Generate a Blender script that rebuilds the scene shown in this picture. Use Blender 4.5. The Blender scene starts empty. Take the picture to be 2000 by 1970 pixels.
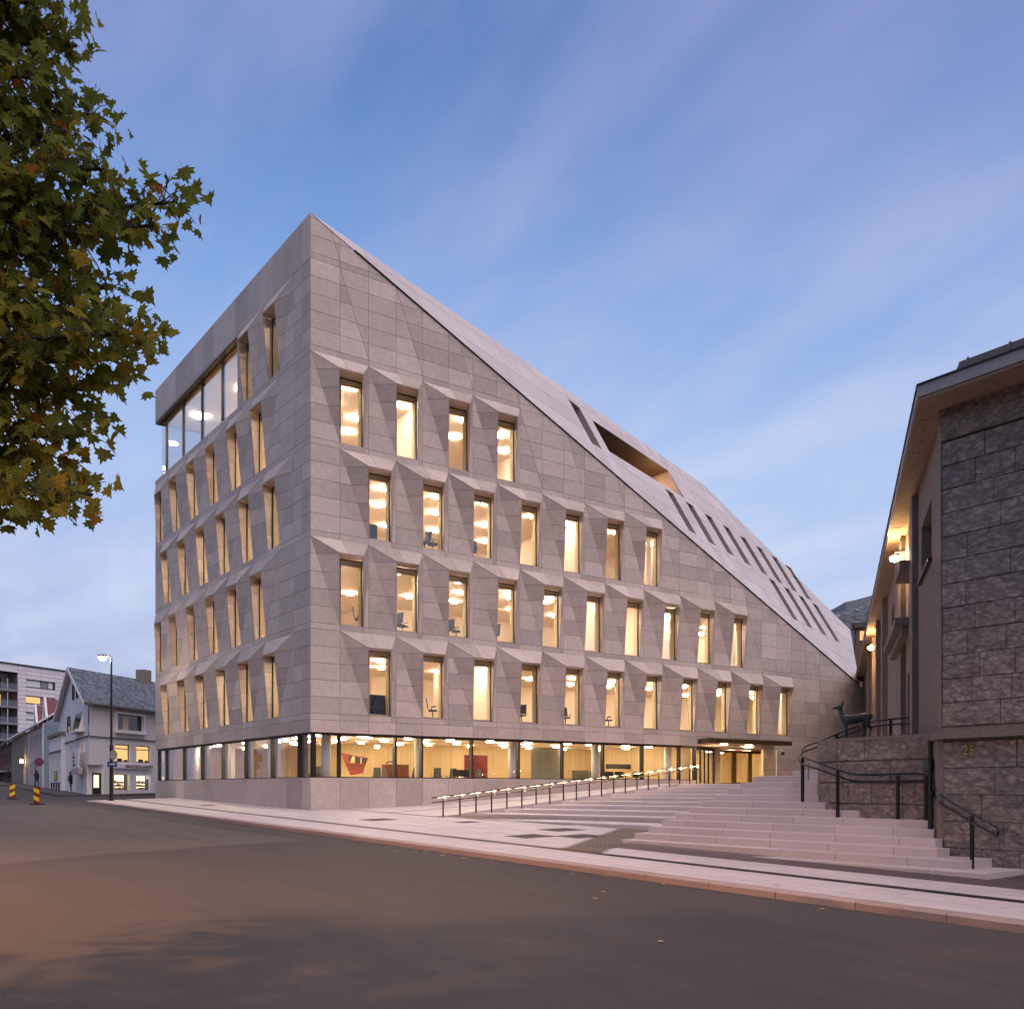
import bpy, bmesh, math, random
from mathutils import Vector, Matrix
random.seed(7)
rnd = random.uniform
S = bpy.context.scene
COL = S.collection

# ------------------------------------------------------------------ camera, sky, sun, exposure
EYE = 2.2
cam_d = bpy.data.cameras.new('camera')
cam = bpy.data.objects.new('camera', cam_d); COL.objects.link(cam)
cam.location = (0, 0, EYE)
cam.rotation_euler = (math.radians(90), 0, math.radians(54.29))
cam_d.sensor_fit = 'HORIZONTAL'; cam_d.sensor_width = 36.0
cam_d.lens = 36.0 * 1906 / 2000
cam_d.shift_y = 0.2775
cam_d.clip_start = 0.1; cam_d.clip_end = 6000
S.camera = cam

SUN_ELEV, SUN_AZ = 62.0, (0.998, -0.06)        # afterglow from the plaza side, low and very soft
w = bpy.data.worlds.new('World'); S.world = w; w.use_nodes = True
nt = w.node_tree; nt.nodes.clear()
def N(tree, kind, **kw):
    n = tree.nodes.new(kind)
    for k, v in kw.items(): setattr(n, k, v)
    return n
def L(tree, a, b): tree.links.new(a, b)
def mth(tree, op, a, b=None, c=None, clamp=False):
    n = tree.nodes.new('ShaderNodeMath'); n.operation = op; n.use_clamp = clamp
    for i, v in enumerate((a, b, c)):
        if v is None: continue
        if isinstance(v, (int, float)): n.inputs[i].default_value = v
        else: tree.links.new(v, n.inputs[i])
    return n.outputs[0]
def mixc(tree, f, a, b, mode='MIX'):
    n = tree.nodes.new('ShaderNodeMix'); n.data_type = 'RGBA'; n.blend_type = mode
    for sock, v in ((n.inputs[0], f), (n.inputs[6], a), (n.inputs[7], b)):
        if isinstance(v, (int, float)): sock.default_value = v
        elif isinstance(v, tuple): sock.default_value = v + (1,) if len(v) == 3 else v
        else: tree.links.new(v, sock)
    return n.outputs[2]
def ramp(tree, fac, stops):
    n = tree.nodes.new('ShaderNodeValToRGB'); cr = n.color_ramp
    while len(cr.elements) < len(stops): cr.elements.new(0.5)
    for e, (p, c) in zip(cr.elements, stops):
        e.position = p; e.color = c + (1,) if len(c) == 3 else c
    tree.links.new(fac, n.inputs[0]); return n.outputs[0]
tc = N(nt, 'ShaderNodeTexCoord')
sep = N(nt, 'ShaderNodeSeparateXYZ'); L(nt, tc.outputs['Generated'], sep.inputs[0])
sky = N(nt, 'ShaderNodeTexSky', sky_type='NISHITA', sun_disc=False)
sky.sun_elevation = math.radians(3.0); sky.sun_rotation = math.atan2(SUN_AZ[0], SUN_AZ[1])
sky.altitude = 0; sky.air_density = 1.0; sky.dust_density = 1.0; sky.ozone_density = 3.0
zc = mth(nt, 'MAXIMUM', sep.outputs[2], 0.0)
grad = ramp(nt, zc, [(0.0, (.52, .55, .80)), (0.12, (.56, .63, .88)), (0.30, (.47, .59, .88)),
                     (0.45, (.24, .39, .76)), (0.60, (.115, .22, .52)), (0.8, (.14, .21, .47)), (1.0, (.20, .25, .48))])
# soft cloud layer laid on a high plane, so that streaks converge towards the horizon
inv = mth(nt, 'DIVIDE', 1.0, mth(nt, 'ADD', zc, 0.16))
px = mth(nt, 'MULTIPLY', sep.outputs[0], inv); py = mth(nt, 'MULTIPLY', sep.outputs[1], inv)
comb = N(nt, 'ShaderNodeCombineXYZ'); L(nt, px, comb.inputs[0]); L(nt, py, comb.inputs[1])
mp = N(nt, 'ShaderNodeMapping'); L(nt, comb.outputs[0], mp.inputs[0])
mp.inputs['Location'].default_value = (0.35, 1.7, 0.0); mp.inputs['Rotation'].default_value = (0, 0, math.radians(58)); mp.inputs['Scale'].default_value = (0.55, 1.35, 1)
n1 = N(nt, 'ShaderNodeTexNoise'); L(nt, mp.outputs[0], n1.inputs['Vector'])
n1.inputs['Scale'].default_value = 1.25; n1.inputs['Detail'].default_value = 5; n1.inputs['Roughness'].default_value = .5; n1.inputs['Distortion'].default_value = .5
n2 = N(nt, 'ShaderNodeTexNoise'); L(nt, mp.outputs[0], n2.inputs['Vector'])
n2.inputs['Scale'].default_value = 3.6; n2.inputs['Detail'].default_value = 6; n2.inputs['Distortion'].default_value = .3
cl = mth(nt, 'ADD', mth(nt, 'MULTIPLY', n1.outputs[0], .68), mth(nt, 'MULTIPLY', n2.outputs[0], .32))
clf = ramp(nt, cl, [(0.43, (0, 0, 0)), (0.60, (1, 1, 1))])
clc = ramp(nt, zc, [(0.0, (.42, .46, .70)), (0.10, (.68, .71, .90)), (0.3, (.68, .73, .93)), (0.55, (.30, .36, .68)), (1.0, (.3, .32, .55))])
skyc = mixc(nt, mth(nt, 'MULTIPLY', clf, .80), grad, clc)
# darker violet bank low in the west (left of the picture), lighter towards the right
west = mth(nt, 'ADD', mth(nt, 'MULTIPLY', sep.outputs[0], -.95), mth(nt, 'MULTIPLY', sep.outputs[1], -.32))
bank = mth(nt, 'MULTIPLY', ramp(nt, west, [(0.55, (0, 0, 0)), (0.93, (1, 1, 1))]), ramp(nt, zc, [(0.02, (1, 1, 1)), (0.42, (0, 0, 0))]))
bankn = mth(nt, 'MULTIPLY', bank, ramp(nt, n2.outputs[0], [(0.3, (1, 1, 1)), (0.72, (.35, .35, .35))]))
skyc = mixc(nt, mth(nt, 'MULTIPLY', bankn, .75), skyc, (.225, .265, .56))
bg = N(nt, 'ShaderNodeBackground'); L(nt, skyc, bg.inputs[0]); bg.inputs[1].default_value = 0.92
bg2 = N(nt, 'ShaderNodeBackground'); L(nt, sky.outputs[0], bg2.inputs[0]); bg2.inputs[1].default_value = 0.05
add = N(nt, 'ShaderNodeAddShader'); L(nt, bg.outputs[0], add.inputs[0]); L(nt, bg2.outputs[0], add.inputs[1])
out = N(nt, 'ShaderNodeOutputWorld'); L(nt, add.outputs[0], out.inputs[0])

sd = bpy.data.lights.new('sun', 'SUN'); sun = bpy.data.objects.new('sun', sd); COL.objects.link(sun)
sd.energy = 2.65; sd.color = (1.0, .78, .68); sd.angle = math.radians(60)
el = math.radians(SUN_ELEV)
sv = Vector((SUN_AZ[0] * math.cos(el), SUN_AZ[1] * math.cos(el), math.sin(el)))
sun.rotation_euler = sv.to_track_quat('Z', 'Y').to_euler(); sun.location = (40, -20, 60)

S.view_settings.view_transform = 'Standard'; S.view_settings.look = 'None'
S.view_settings.exposure = 0.0; S.view_settings.gamma = 1.0
S.render.engine = 'CYCLES'
S.cycles.use_denoising = True; S.cycles.max_bounces = 8; S.cycles.diffuse_bounces = 5
S.cycles.transparent_max_bounces = 24; S.cycles.glossy_bounces = 4
S.cycles.sample_clamp_indirect = 6.0; S.cycles.caustics_reflective = False; S.cycles.caustics_refractive = False

# ------------------------------------------------------------------ helpers
def thing(name, label, cat, loc=(0, 0, 0), group=None, rotz=0):
    o = bpy.data.objects.new(name, None); COL.objects.link(o); o.location = loc; o.rotation_euler = (0, 0, rotz)
    o.empty_display_size = .2
    tag(o, label, cat, group); return o
def tag(o, label=None, cat=None, group=None, kind=None):
    if label: o['label'] = label
    if cat: o['category'] = cat
    if group: o['group'] = group
    if kind: o['kind'] = kind
    return o
def base(o):
    v = Vector((0, 0, 0))
    while o: v += o.location; o = o.parent
    return v
class MB:
    def __init__(s): s.v = []; s.f = []; s.t = []; s.m = []
    def add(s, pts, faces, tone=.5, m=0):
        b = len(s.v); s.v += [tuple(p) for p in pts]
        for f in faces: s.f.append(tuple(b + i for i in f)); s.t.append(tone); s.m.append(m)
    def poly(s, pts, tone=.5, m=0): s.add(pts, [tuple(range(len(pts)))], tone, m)
    def box(s, a, b, tone=.5, m=0):
        (x0, y0, z0), (x1, y1, z1) = a, b
        s.hexa([(x0, y0, z0), (x1, y0, z0), (x1, y1, z0), (x0, y1, z0)], [(x0, y0, z1), (x1, y0, z1), (x1, y1, z1), (x0, y1, z1)], tone, m)
    def hexa(s, lo, hi, tone=.5, m=0):
        n = len(lo)
        s.add(list(lo) + list(hi), [tuple(reversed(range(n))), tuple(range(n, 2 * n))] + [(i, (i + 1) % n, n + (i + 1) % n, n + i) for i in range(n)], tone, m)
    def obox(s, c, ux, uy, hx, hy, z0, z1, tone=.5, m=0):       # box turned in plan
        c = Vector((c[0], c[1], 0)); ux = Vector((ux[0], ux[1], 0)); uy = Vector((uy[0], uy[1], 0))
        p = [c - ux * hx - uy * hy, c + ux * hx - uy * hy, c + ux * hx + uy * hy, c - ux * hx + uy * hy]
        s.hexa([(q.x, q.y, z0) for q in p], [(q.x, q.y, z1) for q in p], tone, m)
    def tube(s, pts, r, n=8, tone=.5, m=0, cap=True):
        pts = [Vector(p) for p in pts]; rr = r if isinstance(r, (list, tuple)) else [r] * len(pts)
        b = len(s.v); prev = None
        for i, p in enumerate(pts):
            d = (pts[min(i + 1, len(pts) - 1)] - pts[max(i - 1, 0)]).normalized()
            if prev is None:
                a = d.cross(Vector((0, 0, 1)))
                if a.length < .05: a = d.cross(Vector((1, 0, 0)))
            else: a = prev - d * prev.dot(d)
            a.normalize(); prev = a; c = d.cross(a)
            for k in range(n):
                q = 2 * math.pi * k / n; s.v.append(tuple(p + (a * math.cos(q) + c * math.sin(q)) * rr[i]))
        for i in range(len(pts) - 1):
            for k in range(n):
                k2 = (k + 1) % n
                s.f.append((b + i * n + k, b + i * n + k2, b + (i + 1) * n + k2, b + (i + 1) * n + k)); s.t.append(tone); s.m.append(m)
        if cap:
            s.f.append(tuple(b + k for k in reversed(range(n)))); e = b + (len(pts) - 1) * n
            s.f.append(tuple(e + k for k in range(n))); s.t += [tone, tone]; s.m += [m, m]
    def cyl(s, c, r, z0, z1, n=16, tone=.5, m=0, r1=None):
        s.tube([(c[0], c[1], z0), (c[0], c[1], z1)], [r, r if r1 is None else r1], n, tone, m)
    def ball(s, c, r, n=10, tone=.5, m=0):
        b = len(s.v); rows = n // 2; rx, ry, rz = r if isinstance(r, tuple) else (r, r, r)
        for i in range(rows + 1):
            a = math.pi * i / rows - math.pi / 2
            for k in range(n):
                q = 2 * math.pi * k / n
                s.v.append((c[0] + rx * math.cos(a) * math.cos(q), c[1] + ry * math.cos(a) * math.sin(q), c[2] + rz * math.sin(a)))
        for i in range(rows):
            for k in range(n):
                s.f.append((b + i * n + k, b + i * n + (k + 1) % n, b + (i + 1) * n + (k + 1) % n, b + (i + 1) * n + k)); s.t.append(tone); s.m.append(m)
    def data(s, name, mats, off=Vector((0, 0, 0))):
        me = bpy.data.meshes.new(name)
        me.from_pydata([(p[0] - off.x, p[1] - off.y, p[2] - off.z) for p in s.v], [], s.f)
        for m in (mats if isinstance(mats, (list, tuple)) else [mats]): me.materials.append(m)
        me.polygons.foreach_set('material_index', s.m)
        at = me.attributes.new('tone', 'FLOAT', 'FACE'); at.data.foreach_set('value', s.t)
        me.update(); return me
    def build(s, name, mats, parent=None, smooth=False, kind=None, loc=None):
        off = base(parent) if parent else Vector((0, 0, 0))
        if loc is not None: off = Vector(loc)
        me = s.data(name, mats, off)
        if smooth:
            me.polygons.foreach_set('use_smooth', [True] * len(me.polygons))
        o = bpy.data.objects.new(name, me); COL.objects.link(o)
        if parent: o.parent = parent
        if loc is not None: o.location = Vector(loc) - (base(parent) if parent else Vector((0, 0, 0)))
        if kind: o['kind'] = kind
        return o
def copy_tree(o, parent=None):
    c = o.copy(); COL.objects.link(c)
    if parent: c.parent = parent
    for ch in list(o.children): copy_tree(ch, c)
    return c
def text(s, size, mat, parent, org, ux, up=(0, 0, 1), depth=.015, align='LEFT'):
    name = 'lettering'; cu = bpy.data.curves.new(name, 'FONT'); cu.body = s; cu.size = size; cu.extrude = depth; cu.align_x = align; cu.resolution_u = 3
    tmp = bpy.data.objects.new(name, cu); COL.objects.link(tmp); bpy.context.view_layer.update()
    me = bpy.data.meshes.new_from_object(tmp.evaluated_get(bpy.context.evaluated_depsgraph_get())); bpy.data.objects.remove(tmp)
    me.materials.clear(); me.materials.append(mat)
    o = bpy.data.objects.new(name, me); COL.objects.link(o)
    x = Vector(ux).normalized(); y = Vector(up).normalized(); z = x.cross(y)
    m = Matrix((x, y, z)).transposed().to_4x4(); m.translation = Vector(org) - base(parent)
    o.parent = parent; o.matrix_local = m
    return o

# ------------------------------------------------------------------ materials
def mat(name, col, rough=.6, metal=0., spec=.5, noise=None, tone=0., bump=None, coords='Object', extra=None):
    m = bpy.data.materials.new(name); m.use_nodes = True; t = m.node_tree; b = t.nodes['Principled BSDF']
    b.inputs['Roughness'].default_value = rough; b.inputs['Metallic'].default_value = metal
    b.inputs['Specular IOR Level'].default_value = spec
    c = None
    geo = N(t, 'ShaderNodeNewGeometry')
    pos = geo.outputs['Position']
    if noise:
        cc = col
        for (sc, amt, det, dark) in noise:
            n = N(t, 'ShaderNodeTexNoise'); L(t, pos, n.inputs['Vector']); n.inputs['Scale'].default_value = sc; n.inputs['Detail'].default_value = det; n.inputs['Roughness'].default_value = .62
            f = ramp(t, n.outputs[0], [(.36, (0, 0, 0)), (.66, (1, 1, 1))])
            cc = mixc(t, mth(t, 'MULTIPLY', f, amt), cc, dark)
        c = cc
    if tone:
        a = N(t, 'ShaderNodeAttribute', attribute_name='tone')
        v = mth(t, 'ADD', mth(t, 'MULTIPLY', a.outputs['Fac'], 2 * tone), 1 - tone)
        cv = N(t, 'ShaderNodeCombineColor'); [L(t, v, cv.inputs[i]) for i in range(3)]
        c = mixc(t, 1.0, c if c is not None else col, cv.outputs[0], 'MULTIPLY')
    if extra: c = extra(t, pos, c if c is not None else col)
    if c is None: b.inputs['Base Color'].default_value = col + (1,)
    else: L(t, c, b.inputs['Base Color'])
    if bump:
        n = N(t, 'ShaderNodeTexNoise'); L(t, pos, n.inputs['Vector']); n.inputs['Scale'].default_value = bump[0]; n.inputs['Detail'].default_value = 6
        bp = N(t, 'ShaderNodeBump'); bp.inputs['Strength'].default_value = bump[1]; bp.inputs['Distance'].default_value = bump[2]
        L(t, n.outputs[0], bp.inputs['Height']); L(t, bp.outputs[0], b.inputs['Normal'])
    return m
def emit(name, col, s):
    m = bpy.data.materials.new(name); m.use_nodes = True; t = m.node_tree; t.nodes.clear()
    e = N(t, 'ShaderNodeEmission'); e.inputs[0].default_value = col + (1,); e.inputs[1].default_value = s
    o = N(t, 'ShaderNodeOutputMaterial'); L(t, e.outputs[0], o.inputs[0]); return m
def glass(name, tint=(.93, .95, .95), ior=1.5, boost=1.0):
    m = bpy.data.materials.new(name); m.use_nodes = True; t = m.node_tree; t.nodes.clear()
    tr = N(t, 'ShaderNodeBsdfTransparent'); tr.inputs[0].default_value = tint + (1,)
    gl = N(t, 'ShaderNodeBsdfGlossy'); gl.inputs['Roughness'].default_value = .012
    lw = N(t, 'ShaderNodeLayerWeight'); lw.inputs[0].default_value = .5
    r0 = ((ior - 1) / (ior + 1)) ** 2
    fr = mth(t, 'ADD', r0, mth(t, 'MULTIPLY', mth(t, 'POWER', lw.outputs['Facing'], 5.0), 1 - r0))
    mx = N(t, 'ShaderNodeMixShader'); L(t, mth(t, 'MULTIPLY', fr, boost, clamp=True), mx.inputs[0]); L(t, tr.outputs[0], mx.inputs[1]); L(t, gl.outputs[0], mx.inputs[2])
    o = N(t, 'ShaderNodeOutputMaterial'); L(t, mx.outputs[0], o.inputs[0]); return m

M = {}
M['stone'] = mat('limestone', (.53, .44, .39), .62, noise=[(.7, .7, 7, (.385, .315, .285)), (3.6, .6, 9, (.345, .275, .245)), (22, .3, 4, (.60, .52, .47))], tone=.17, bump=(30, .12, .01))
M['joint'] = mat('stone_joint', (.13, .105, .10), .9)
M['granite'] = mat('pale_granite', (.53, .455, .45), .6, noise=[(2.2, .4, 5, (.45, .375, .37)), (.35, .35, 4, (.47, .40, .395)), (60, .3, 3, (.62, .55, .55))], tone=.06, bump=(60, .1, .005))
M['gjoint'] = mat('paving_joint', (.15, .11, .10), .9)
M['kerb'] = mat('kerb_granite', (.36, .25, .22), .7, noise=[(3, .4, 5, (.26, .17, .14)), (50, .3, 3, (.46, .36, .33))], tone=.12, bump=(40, .2, .006))
M['darkslab'] = mat('dark_paving', (.105, .072, .068), .75, noise=[(4, .4, 5, (.075, .05, .05))], tone=.15)
M['drain'] = mat('drain_grate', (.03, .028, .03), .5, metal=.3)
M['tact'] = mat('tactile_paving', (.18, .135, .095), .75, noise=[(4, .4, 4, (.12, .09, .07))])
def asph(t, pos, c):
    n = N(t, 'ShaderNodeTexNoise'); mpn = N(t, 'ShaderNodeMapping'); L(t, pos, mpn.inputs[0]); mpn.inputs['Scale'].default_value = (.10, .75, 1)
    L(t, mpn.outputs[0], n.inputs['Vector']); n.inputs['Scale'].default_value = 1.6; n.inputs['Detail'].default_value = 6
    f = ramp(t, n.outputs[0], [(.42, (0, 0, 0)), (.62, (1, 1, 1))])
    return mixc(t, mth(t, 'MULTIPLY', f, .28), c, (.040, .034, .033))
M['asphalt'] = mat('asphalt', (.062, .050, .047), .85, spec=.25, noise=[(.5, .4, 4, (.050, .041, .039)), (22, .45, 3, (.042, .035, .034)), (45, .6, 4, (.13, .11, .105)), (110, .5, 2, (.03, .026, .026))], bump=(120, .5, .006), extra=asph)
M['asphalt2'] = mat('worn_asphalt', (.098, .080, .072), .85, spec=.25, noise=[(.4, .45, 4, (.078, .063, .057)), (45, .55, 4, (.16, .135, .125)), (5, .3, 6, (.075, .061, .056)), (22, .4, 3, (.058, .048, .045))], bump=(120, .5, .006), extra=asph)
M['ground'] = mat('ground', (.08, .075, .065), .9)
M['mullion'] = mat('dark_bronze_metal', (.030, .022, .018), .45, metal=.4)
M['lining'] = mat('pale_wood_lining', (.62, .50, .30), .55)
M['glass'] = glass('window_glass', ior=1.5, boost=1.9)
M['glass2'] = glass('coated_glass', (.78, .86, .90), ior=1.7, boost=2.6)
M['ceil'] = mat('white_ceiling', (.86, .76, .66), .9)
M['floorin'] = mat('indoor_floor', (.50, .40, .28), .6)
def planks(t, pos, c):
    wv = N(t, 'ShaderNodeTexNoise'); mpn = N(t, 'ShaderNodeMapping'); L(t, pos, mpn.inputs[0]); mpn.inputs['Scale'].default_value = (9, 9, .05)
    L(t, mpn.outputs[0], wv.inputs['Vector']); wv.inputs['Scale'].default_value = 1.0; wv.inputs['Detail'].default_value = 3
    return mixc(t, mth(t, 'MULTIPLY', ramp(t, wv.outputs[0], [(.35, (0, 0, 0)), (.65, (1, 1, 1))]), .6), c, (.48, .33, .15))
M['woodwall'] = mat('slatted_oak_wall', (.62, .49, .30), .6, extra=planks)
M['lampon'] = emit('ceiling_lamp_glow', (1.0, .76, .52), 150.0)
M['lampup'] = emit('office_lamp_glow', (1.0, .79, .58), 265.0)
def sheer():
    m = bpy.data.materials.new('sheer_curtain'); m.use_nodes = True; t = m.node_tree; t.nodes.clear()
    d = N(t, 'ShaderNodeBsdfDiffuse'); d.inputs[0].default_value = (.8, .77, .74, 1); tr = N(t, 'ShaderNodeBsdfTranslucent'); tr.inputs[0].default_value = (.9, .86, .82, 1)
    mx = N(t, 'ShaderNodeMixShader'); mx.inputs[0].default_value = .65; L(t, d.outputs[0], mx.inputs[1]); L(t, tr.outputs[0], mx.inputs[2])
    o = N(t, 'ShaderNodeOutputMaterial'); L(t, mx.outputs[0], o.inputs[0]); return m
M['sheer'] = sheer()
M['lampcan'] = emit('canopy_lamp_glow', (1.0, .66, .30), 420.0)
M['lampgf'] = emit('ground_floor_lamp_glow', (1.0, .78, .50), 95.0)
M['paintwall'] = mat('warm_white_wall', (.78, .66, .54), .8)
M['tube'] = emit('linear_lamp_glow', (1.0, .84, .60), 10.0)
M['neon'] = emit('neon_white', (1.0, .97, 1.0), 5.0)
M['exit'] = emit('exit_sign_glow', (.55, 1.0, .75), 5.0)
M['column'] = mat('white_column', (.74, .72, .68), .6)
M['red'] = mat('red_lacquer', (.20, .034, .022), .45)
M['maroon'] = mat('brown_red_lectern', (.115, .030, .018), .45)
M['crimson'] = mat('crimson_panel', (.13, .008, .016), .35)
M['black'] = mat('black_plastic', (.022, .022, .026), .5)
M['greyfab'] = mat('grey_screen_fabric', (.22, .19, .15), .9)
M['bluefab'] = mat('dark_blue_upholstery', (.05, .07, .12), .8)
M['blackmetal'] = mat('black_painted_steel', (.012, .012, .014), .38, metal=.2)
M['railmetal'] = mat('brushed_dark_steel', (.10, .075, .055), .3, metal=.9)
M['led'] = emit('handrail_led', (1.0, .68, .40), 800.0)
M['canopy'] = mat('bronze_sheet', (.14, .095, .045), .38, metal=.75)
M['bronze'] = mat('brass_door_metal', (.30, .17, .05), .35, metal=.6)
M['loggia'] = mat('brown_loggia_lining', (.075, .036, .016), .6)
def breccia(t, pos, c):
    v = N(t, 'ShaderNodeTexVoronoi'); nz = N(t, 'ShaderNodeTexNoise'); L(t, pos, nz.inputs['Vector']); nz.inputs['Scale'].default_value = 3.5; nz.inputs['Detail'].default_value = 5
    va = N(t, 'ShaderNodeMix', data_type='VECTOR'); va.inputs[0].default_value = .22; L(t, pos, va.inputs[4]); L(t, nz.outputs[1], va.inputs[5])
    mpn = N(t, 'ShaderNodeMapping'); L(t, va.outputs[1], mpn.inputs[0]); mpn.inputs['Rotation'].default_value = (.0, .5, .3); mpn.inputs['Scale'].default_value = (4.6, 4.6, 9)
    L(t, mpn.outputs[0], v.inputs['Vector']); v.inputs['Scale'].default_value = 1.6
    f = ramp(t, v.outputs['Color'], [(.12, (0, 0, 0)), (.55, (.35, .35, .35)), (.95, (1, 1, 1))])
    c2 = mixc(t, f, mixc(t, .4, c, (.10, .076, .07)), mixc(t, .4, c, (.46, .39, .35)))
    e = ramp(t, v.outputs['Distance'], [(.25, (0, 0, 0)), (.75, (1, 1, 1))])
    return mixc(t, mth(t, 'MULTIPLY', e, .55), c2, (.055, .042, .042))
M['oldstone'] = mat('breccia_ashlar', (.37, .285, .24), .75, noise=[(.6, .65, 6, (.16, .122, .108)), (6, .4, 7, (.36, .28, .245)), (30, .5, 5, (.10, .08, .072)), (17, .4, 4, (.42, .36, .33))], tone=.22, bump=(13, .8, .06), extra=breccia)
M['oldjoint'] = mat('old_joint', (.17, .135, .12), .95)
def streak(t, pos, c):
    n = N(t, 'ShaderNodeTexNoise'); mpn = N(t, 'ShaderNodeMapping'); L(t, pos, mpn.inputs[0]); mpn.inputs['Scale'].default_value = (9, 9, .9)
    L(t, mpn.outputs[0], n.inputs['Vector']); n.inputs['Scale'].default_value = 2.2; n.inputs['Detail'].default_value = 7
    return mixc(t, mth(t, 'MULTIPLY', ramp(t, n.outputs[0], [(.38, (0, 0, 0)), (.62, (1, 1, 1))]), .6), c, (.17, .13, .115))
M['oldside'] = mat('tooled_stone', (.195, .15, .13), .8, noise=[(1.2, .5, 7, (.13, .10, .088)), (9, .5, 6, (.25, .20, .175))], bump=(16, .7, .04), extra=streak)
M['soffit'] = mat('concrete_soffit', (.34, .24, .17), .85, noise=[(1.6, .6, 6, (.19, .13, .095)), (9, .35, 6, (.14, .10, .075))], bump=(14, .4, .02))
M['zinc'] = mat('grey_cornice_stone', (.27, .26, .28), .7, noise=[(9, .5, 6, (.19, .18, .20))])
M['rooftile'] = mat('dark_roof_sheet', (.085, .07, .075), .6)
M['bulb'] = emit('sodium_lamp', (1.0, .60, .25), 620.0)
M['windark'] = mat('dark_window_glass', (.02, .022, .03), .06, spec=.8)
M['white'] = mat('white_paint', (.85, .81, .80), .6, noise=[(2.5, .25, 5, (.70, .66, .67))])
def boards(t, pos, c):
    n = N(t, 'ShaderNodeTexNoise'); mpn = N(t, 'ShaderNodeMapping'); L(t, pos, mpn.inputs[0]); mpn.inputs['Scale'].default_value = (4, 4, .12)
    L(t, mpn.outputs[0], n.inputs['Vector']); n.inputs['Scale'].default_value = 1.5
    return mixc(t, mth(t, 'MULTIPLY', ramp(t, n.outputs[0], [(.4, (0, 0, 0)), (.6, (1, 1, 1))]), .25), c, (.58, .53, .54))
M['whiteboard'] = mat('white_board_cladding', (.78, .73, .73), .6, extra=boards)
M['greyboard'] = mat('grey_blue_cladding', (.27, .32, .36), .7)
M['pinkwall'] = mat('pale_painted_wood', (.46, .38, .38), .7, extra=boards)
M['brownwood'] = mat('dark_red_cladding', (.13, .06, .05), .75)
M['slate'] = mat('slate', (.17, .20, .23), .6, noise=[(5, .5, 4, (.10, .12, .14))], tone=.45)
M['redroof'] = mat('red_roof_tiles', (.16, .06, .055), .7, noise=[(6, .4, 4, (.11, .04, .04))])
M['panelwhite'] = mat('white_facade_panel', (.76, .70, .72), .5, tone=.05)
M['darkmetal'] = mat('dark_frame', (.05, .04, .038), .5)
M['chimney'] = mat('chimney_render', (.22, .19, .15), .9)
M['lit'] = emit('lit_room', (1.0, .62, .25), 1.05)
M['shoplit'] = emit('lit_shop', (1.0, .80, .48), 1.9)
M['shopgoods'] = mat('shop_goods', (.40, .20, .10), .7, noise=[(6, .7, 2, (.10, .12, .16))], tone=.5)
M['leaf'] = None
M['bark'] = mat('bark', (.035, .024, .020), .9, bump=(30, .6, .02))
M['deer'] = mat('patinated_bronze', (.055, .058, .062), .42, metal=.55, noise=[(8, .4, 5, (.035, .036, .04))])
M['skin'] = mat('skin', (.42, .25, .18), .6)
M['cloth'] = mat('black_cloth', (.014, .013, .018), .9)
M['jeans'] = mat('dark_jeans', (.03, .035, .06), .9)
M['hair'] = mat('dark_hair', (.015, .011, .009), .7)
M['shoe'] = mat('white_shoe', (.7, .68, .66), .6)
M['yellow'] = mat('barrier_yellow', (.78, .62, .05), .5)
M['barred'] = mat('barrier_red', (.25, .022, .022), .5)
M['signblue'] = mat('sign_blue', (.02, .05, .17), .45)
M['signred'] = mat('sign_red', (.32, .03, .045), .45)
M['signwhite'] = mat('sign_white', (.75, .74, .74), .5)
M['orange'] = mat('sign_orange', (.75, .28, .03), .5)
M['lettering'] = mat('brown_lettering', (.22, .12, .12), .5)
M['gold'] = mat('gold_numerals', (.45, .33, .10), .4, metal=.6)
M['yleaf'] = mat('yellow_leaf', (.55, .33, .10), .7)
M['teal'] = mat('weathered_box', (.05, .075, .08), .5)
M['rust'] = mat('rust_stain', (.28, .13, .05), .8)
def leafmat():
    m = bpy.data.materials.new('maple_leaf'); m.use_nodes = True; t = m.node_tree; t.nodes.clear()
    a = N(t, 'ShaderNodeAttribute', attribute_name='tone')
    c = ramp(t, a.outputs['Fac'], [(0, (.10, .135, .036)), (.5, (.19, .20, .042)), (.78, (.34, .26, .042)), (.94, (.50, .32, .05)), (1, (.26, .08, .02))])
    d = N(t, 'ShaderNodeBsdfDiffuse'); L(t, c, d.inputs[0])
    tr = N(t, 'ShaderNodeBsdfTranslucent'); L(t, c, tr.inputs[0])
    mx = N(t, 'ShaderNodeMixShader'); mx.inputs[0].default_value = .5; L(t, d.outputs[0], mx.inputs[1]); L(t, tr.outputs[0], mx.inputs[2])
    o = N(t, 'ShaderNodeOutputMaterial'); L(t, mx.outputs[0], o.inputs[0]); return m
M['leaf'] = leafmat()

# ------------------------------------------------------------------ ground, road, pavement
G = .0205
def road_z(x): return -G * x
KY = 14.0
BX, BY = -43.65, 19.46
def pav_z(x, y): return -G * x + .13 + .025 * (y - KY)
def sheet(name, pts, m, parent=None, kind='structure'):
    b = MB(); b.poly(pts); o = b.build(name, m, parent)
    if parent is None: o['kind'] = kind
    return o
b = MB()
xs = [-2500, -200, 60, 2500]
for i in range(3):
    x0, x1 = xs[i], xs[i + 1]; z0, z1 = [-G * max(-200, min(60, q)) - .35 for q in (x0, x1)]
    b.poly([(x0, -2500, z0), (x1, -2500, z1), (x1, 2500, z1), (x0, 2500, z0)])
tag(b.build('ground', M['ground']), kind='structure')
def sl(x, y, dz=0.): return (x, y, road_z(x) + dz)
sheet('road', [sl(-200, -60), sl(60, -60), sl(60, KY + .2), sl(-65.8, KY + .2), sl(-65.8, 60), sl(-200, 60)], M['asphalt'])
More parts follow.
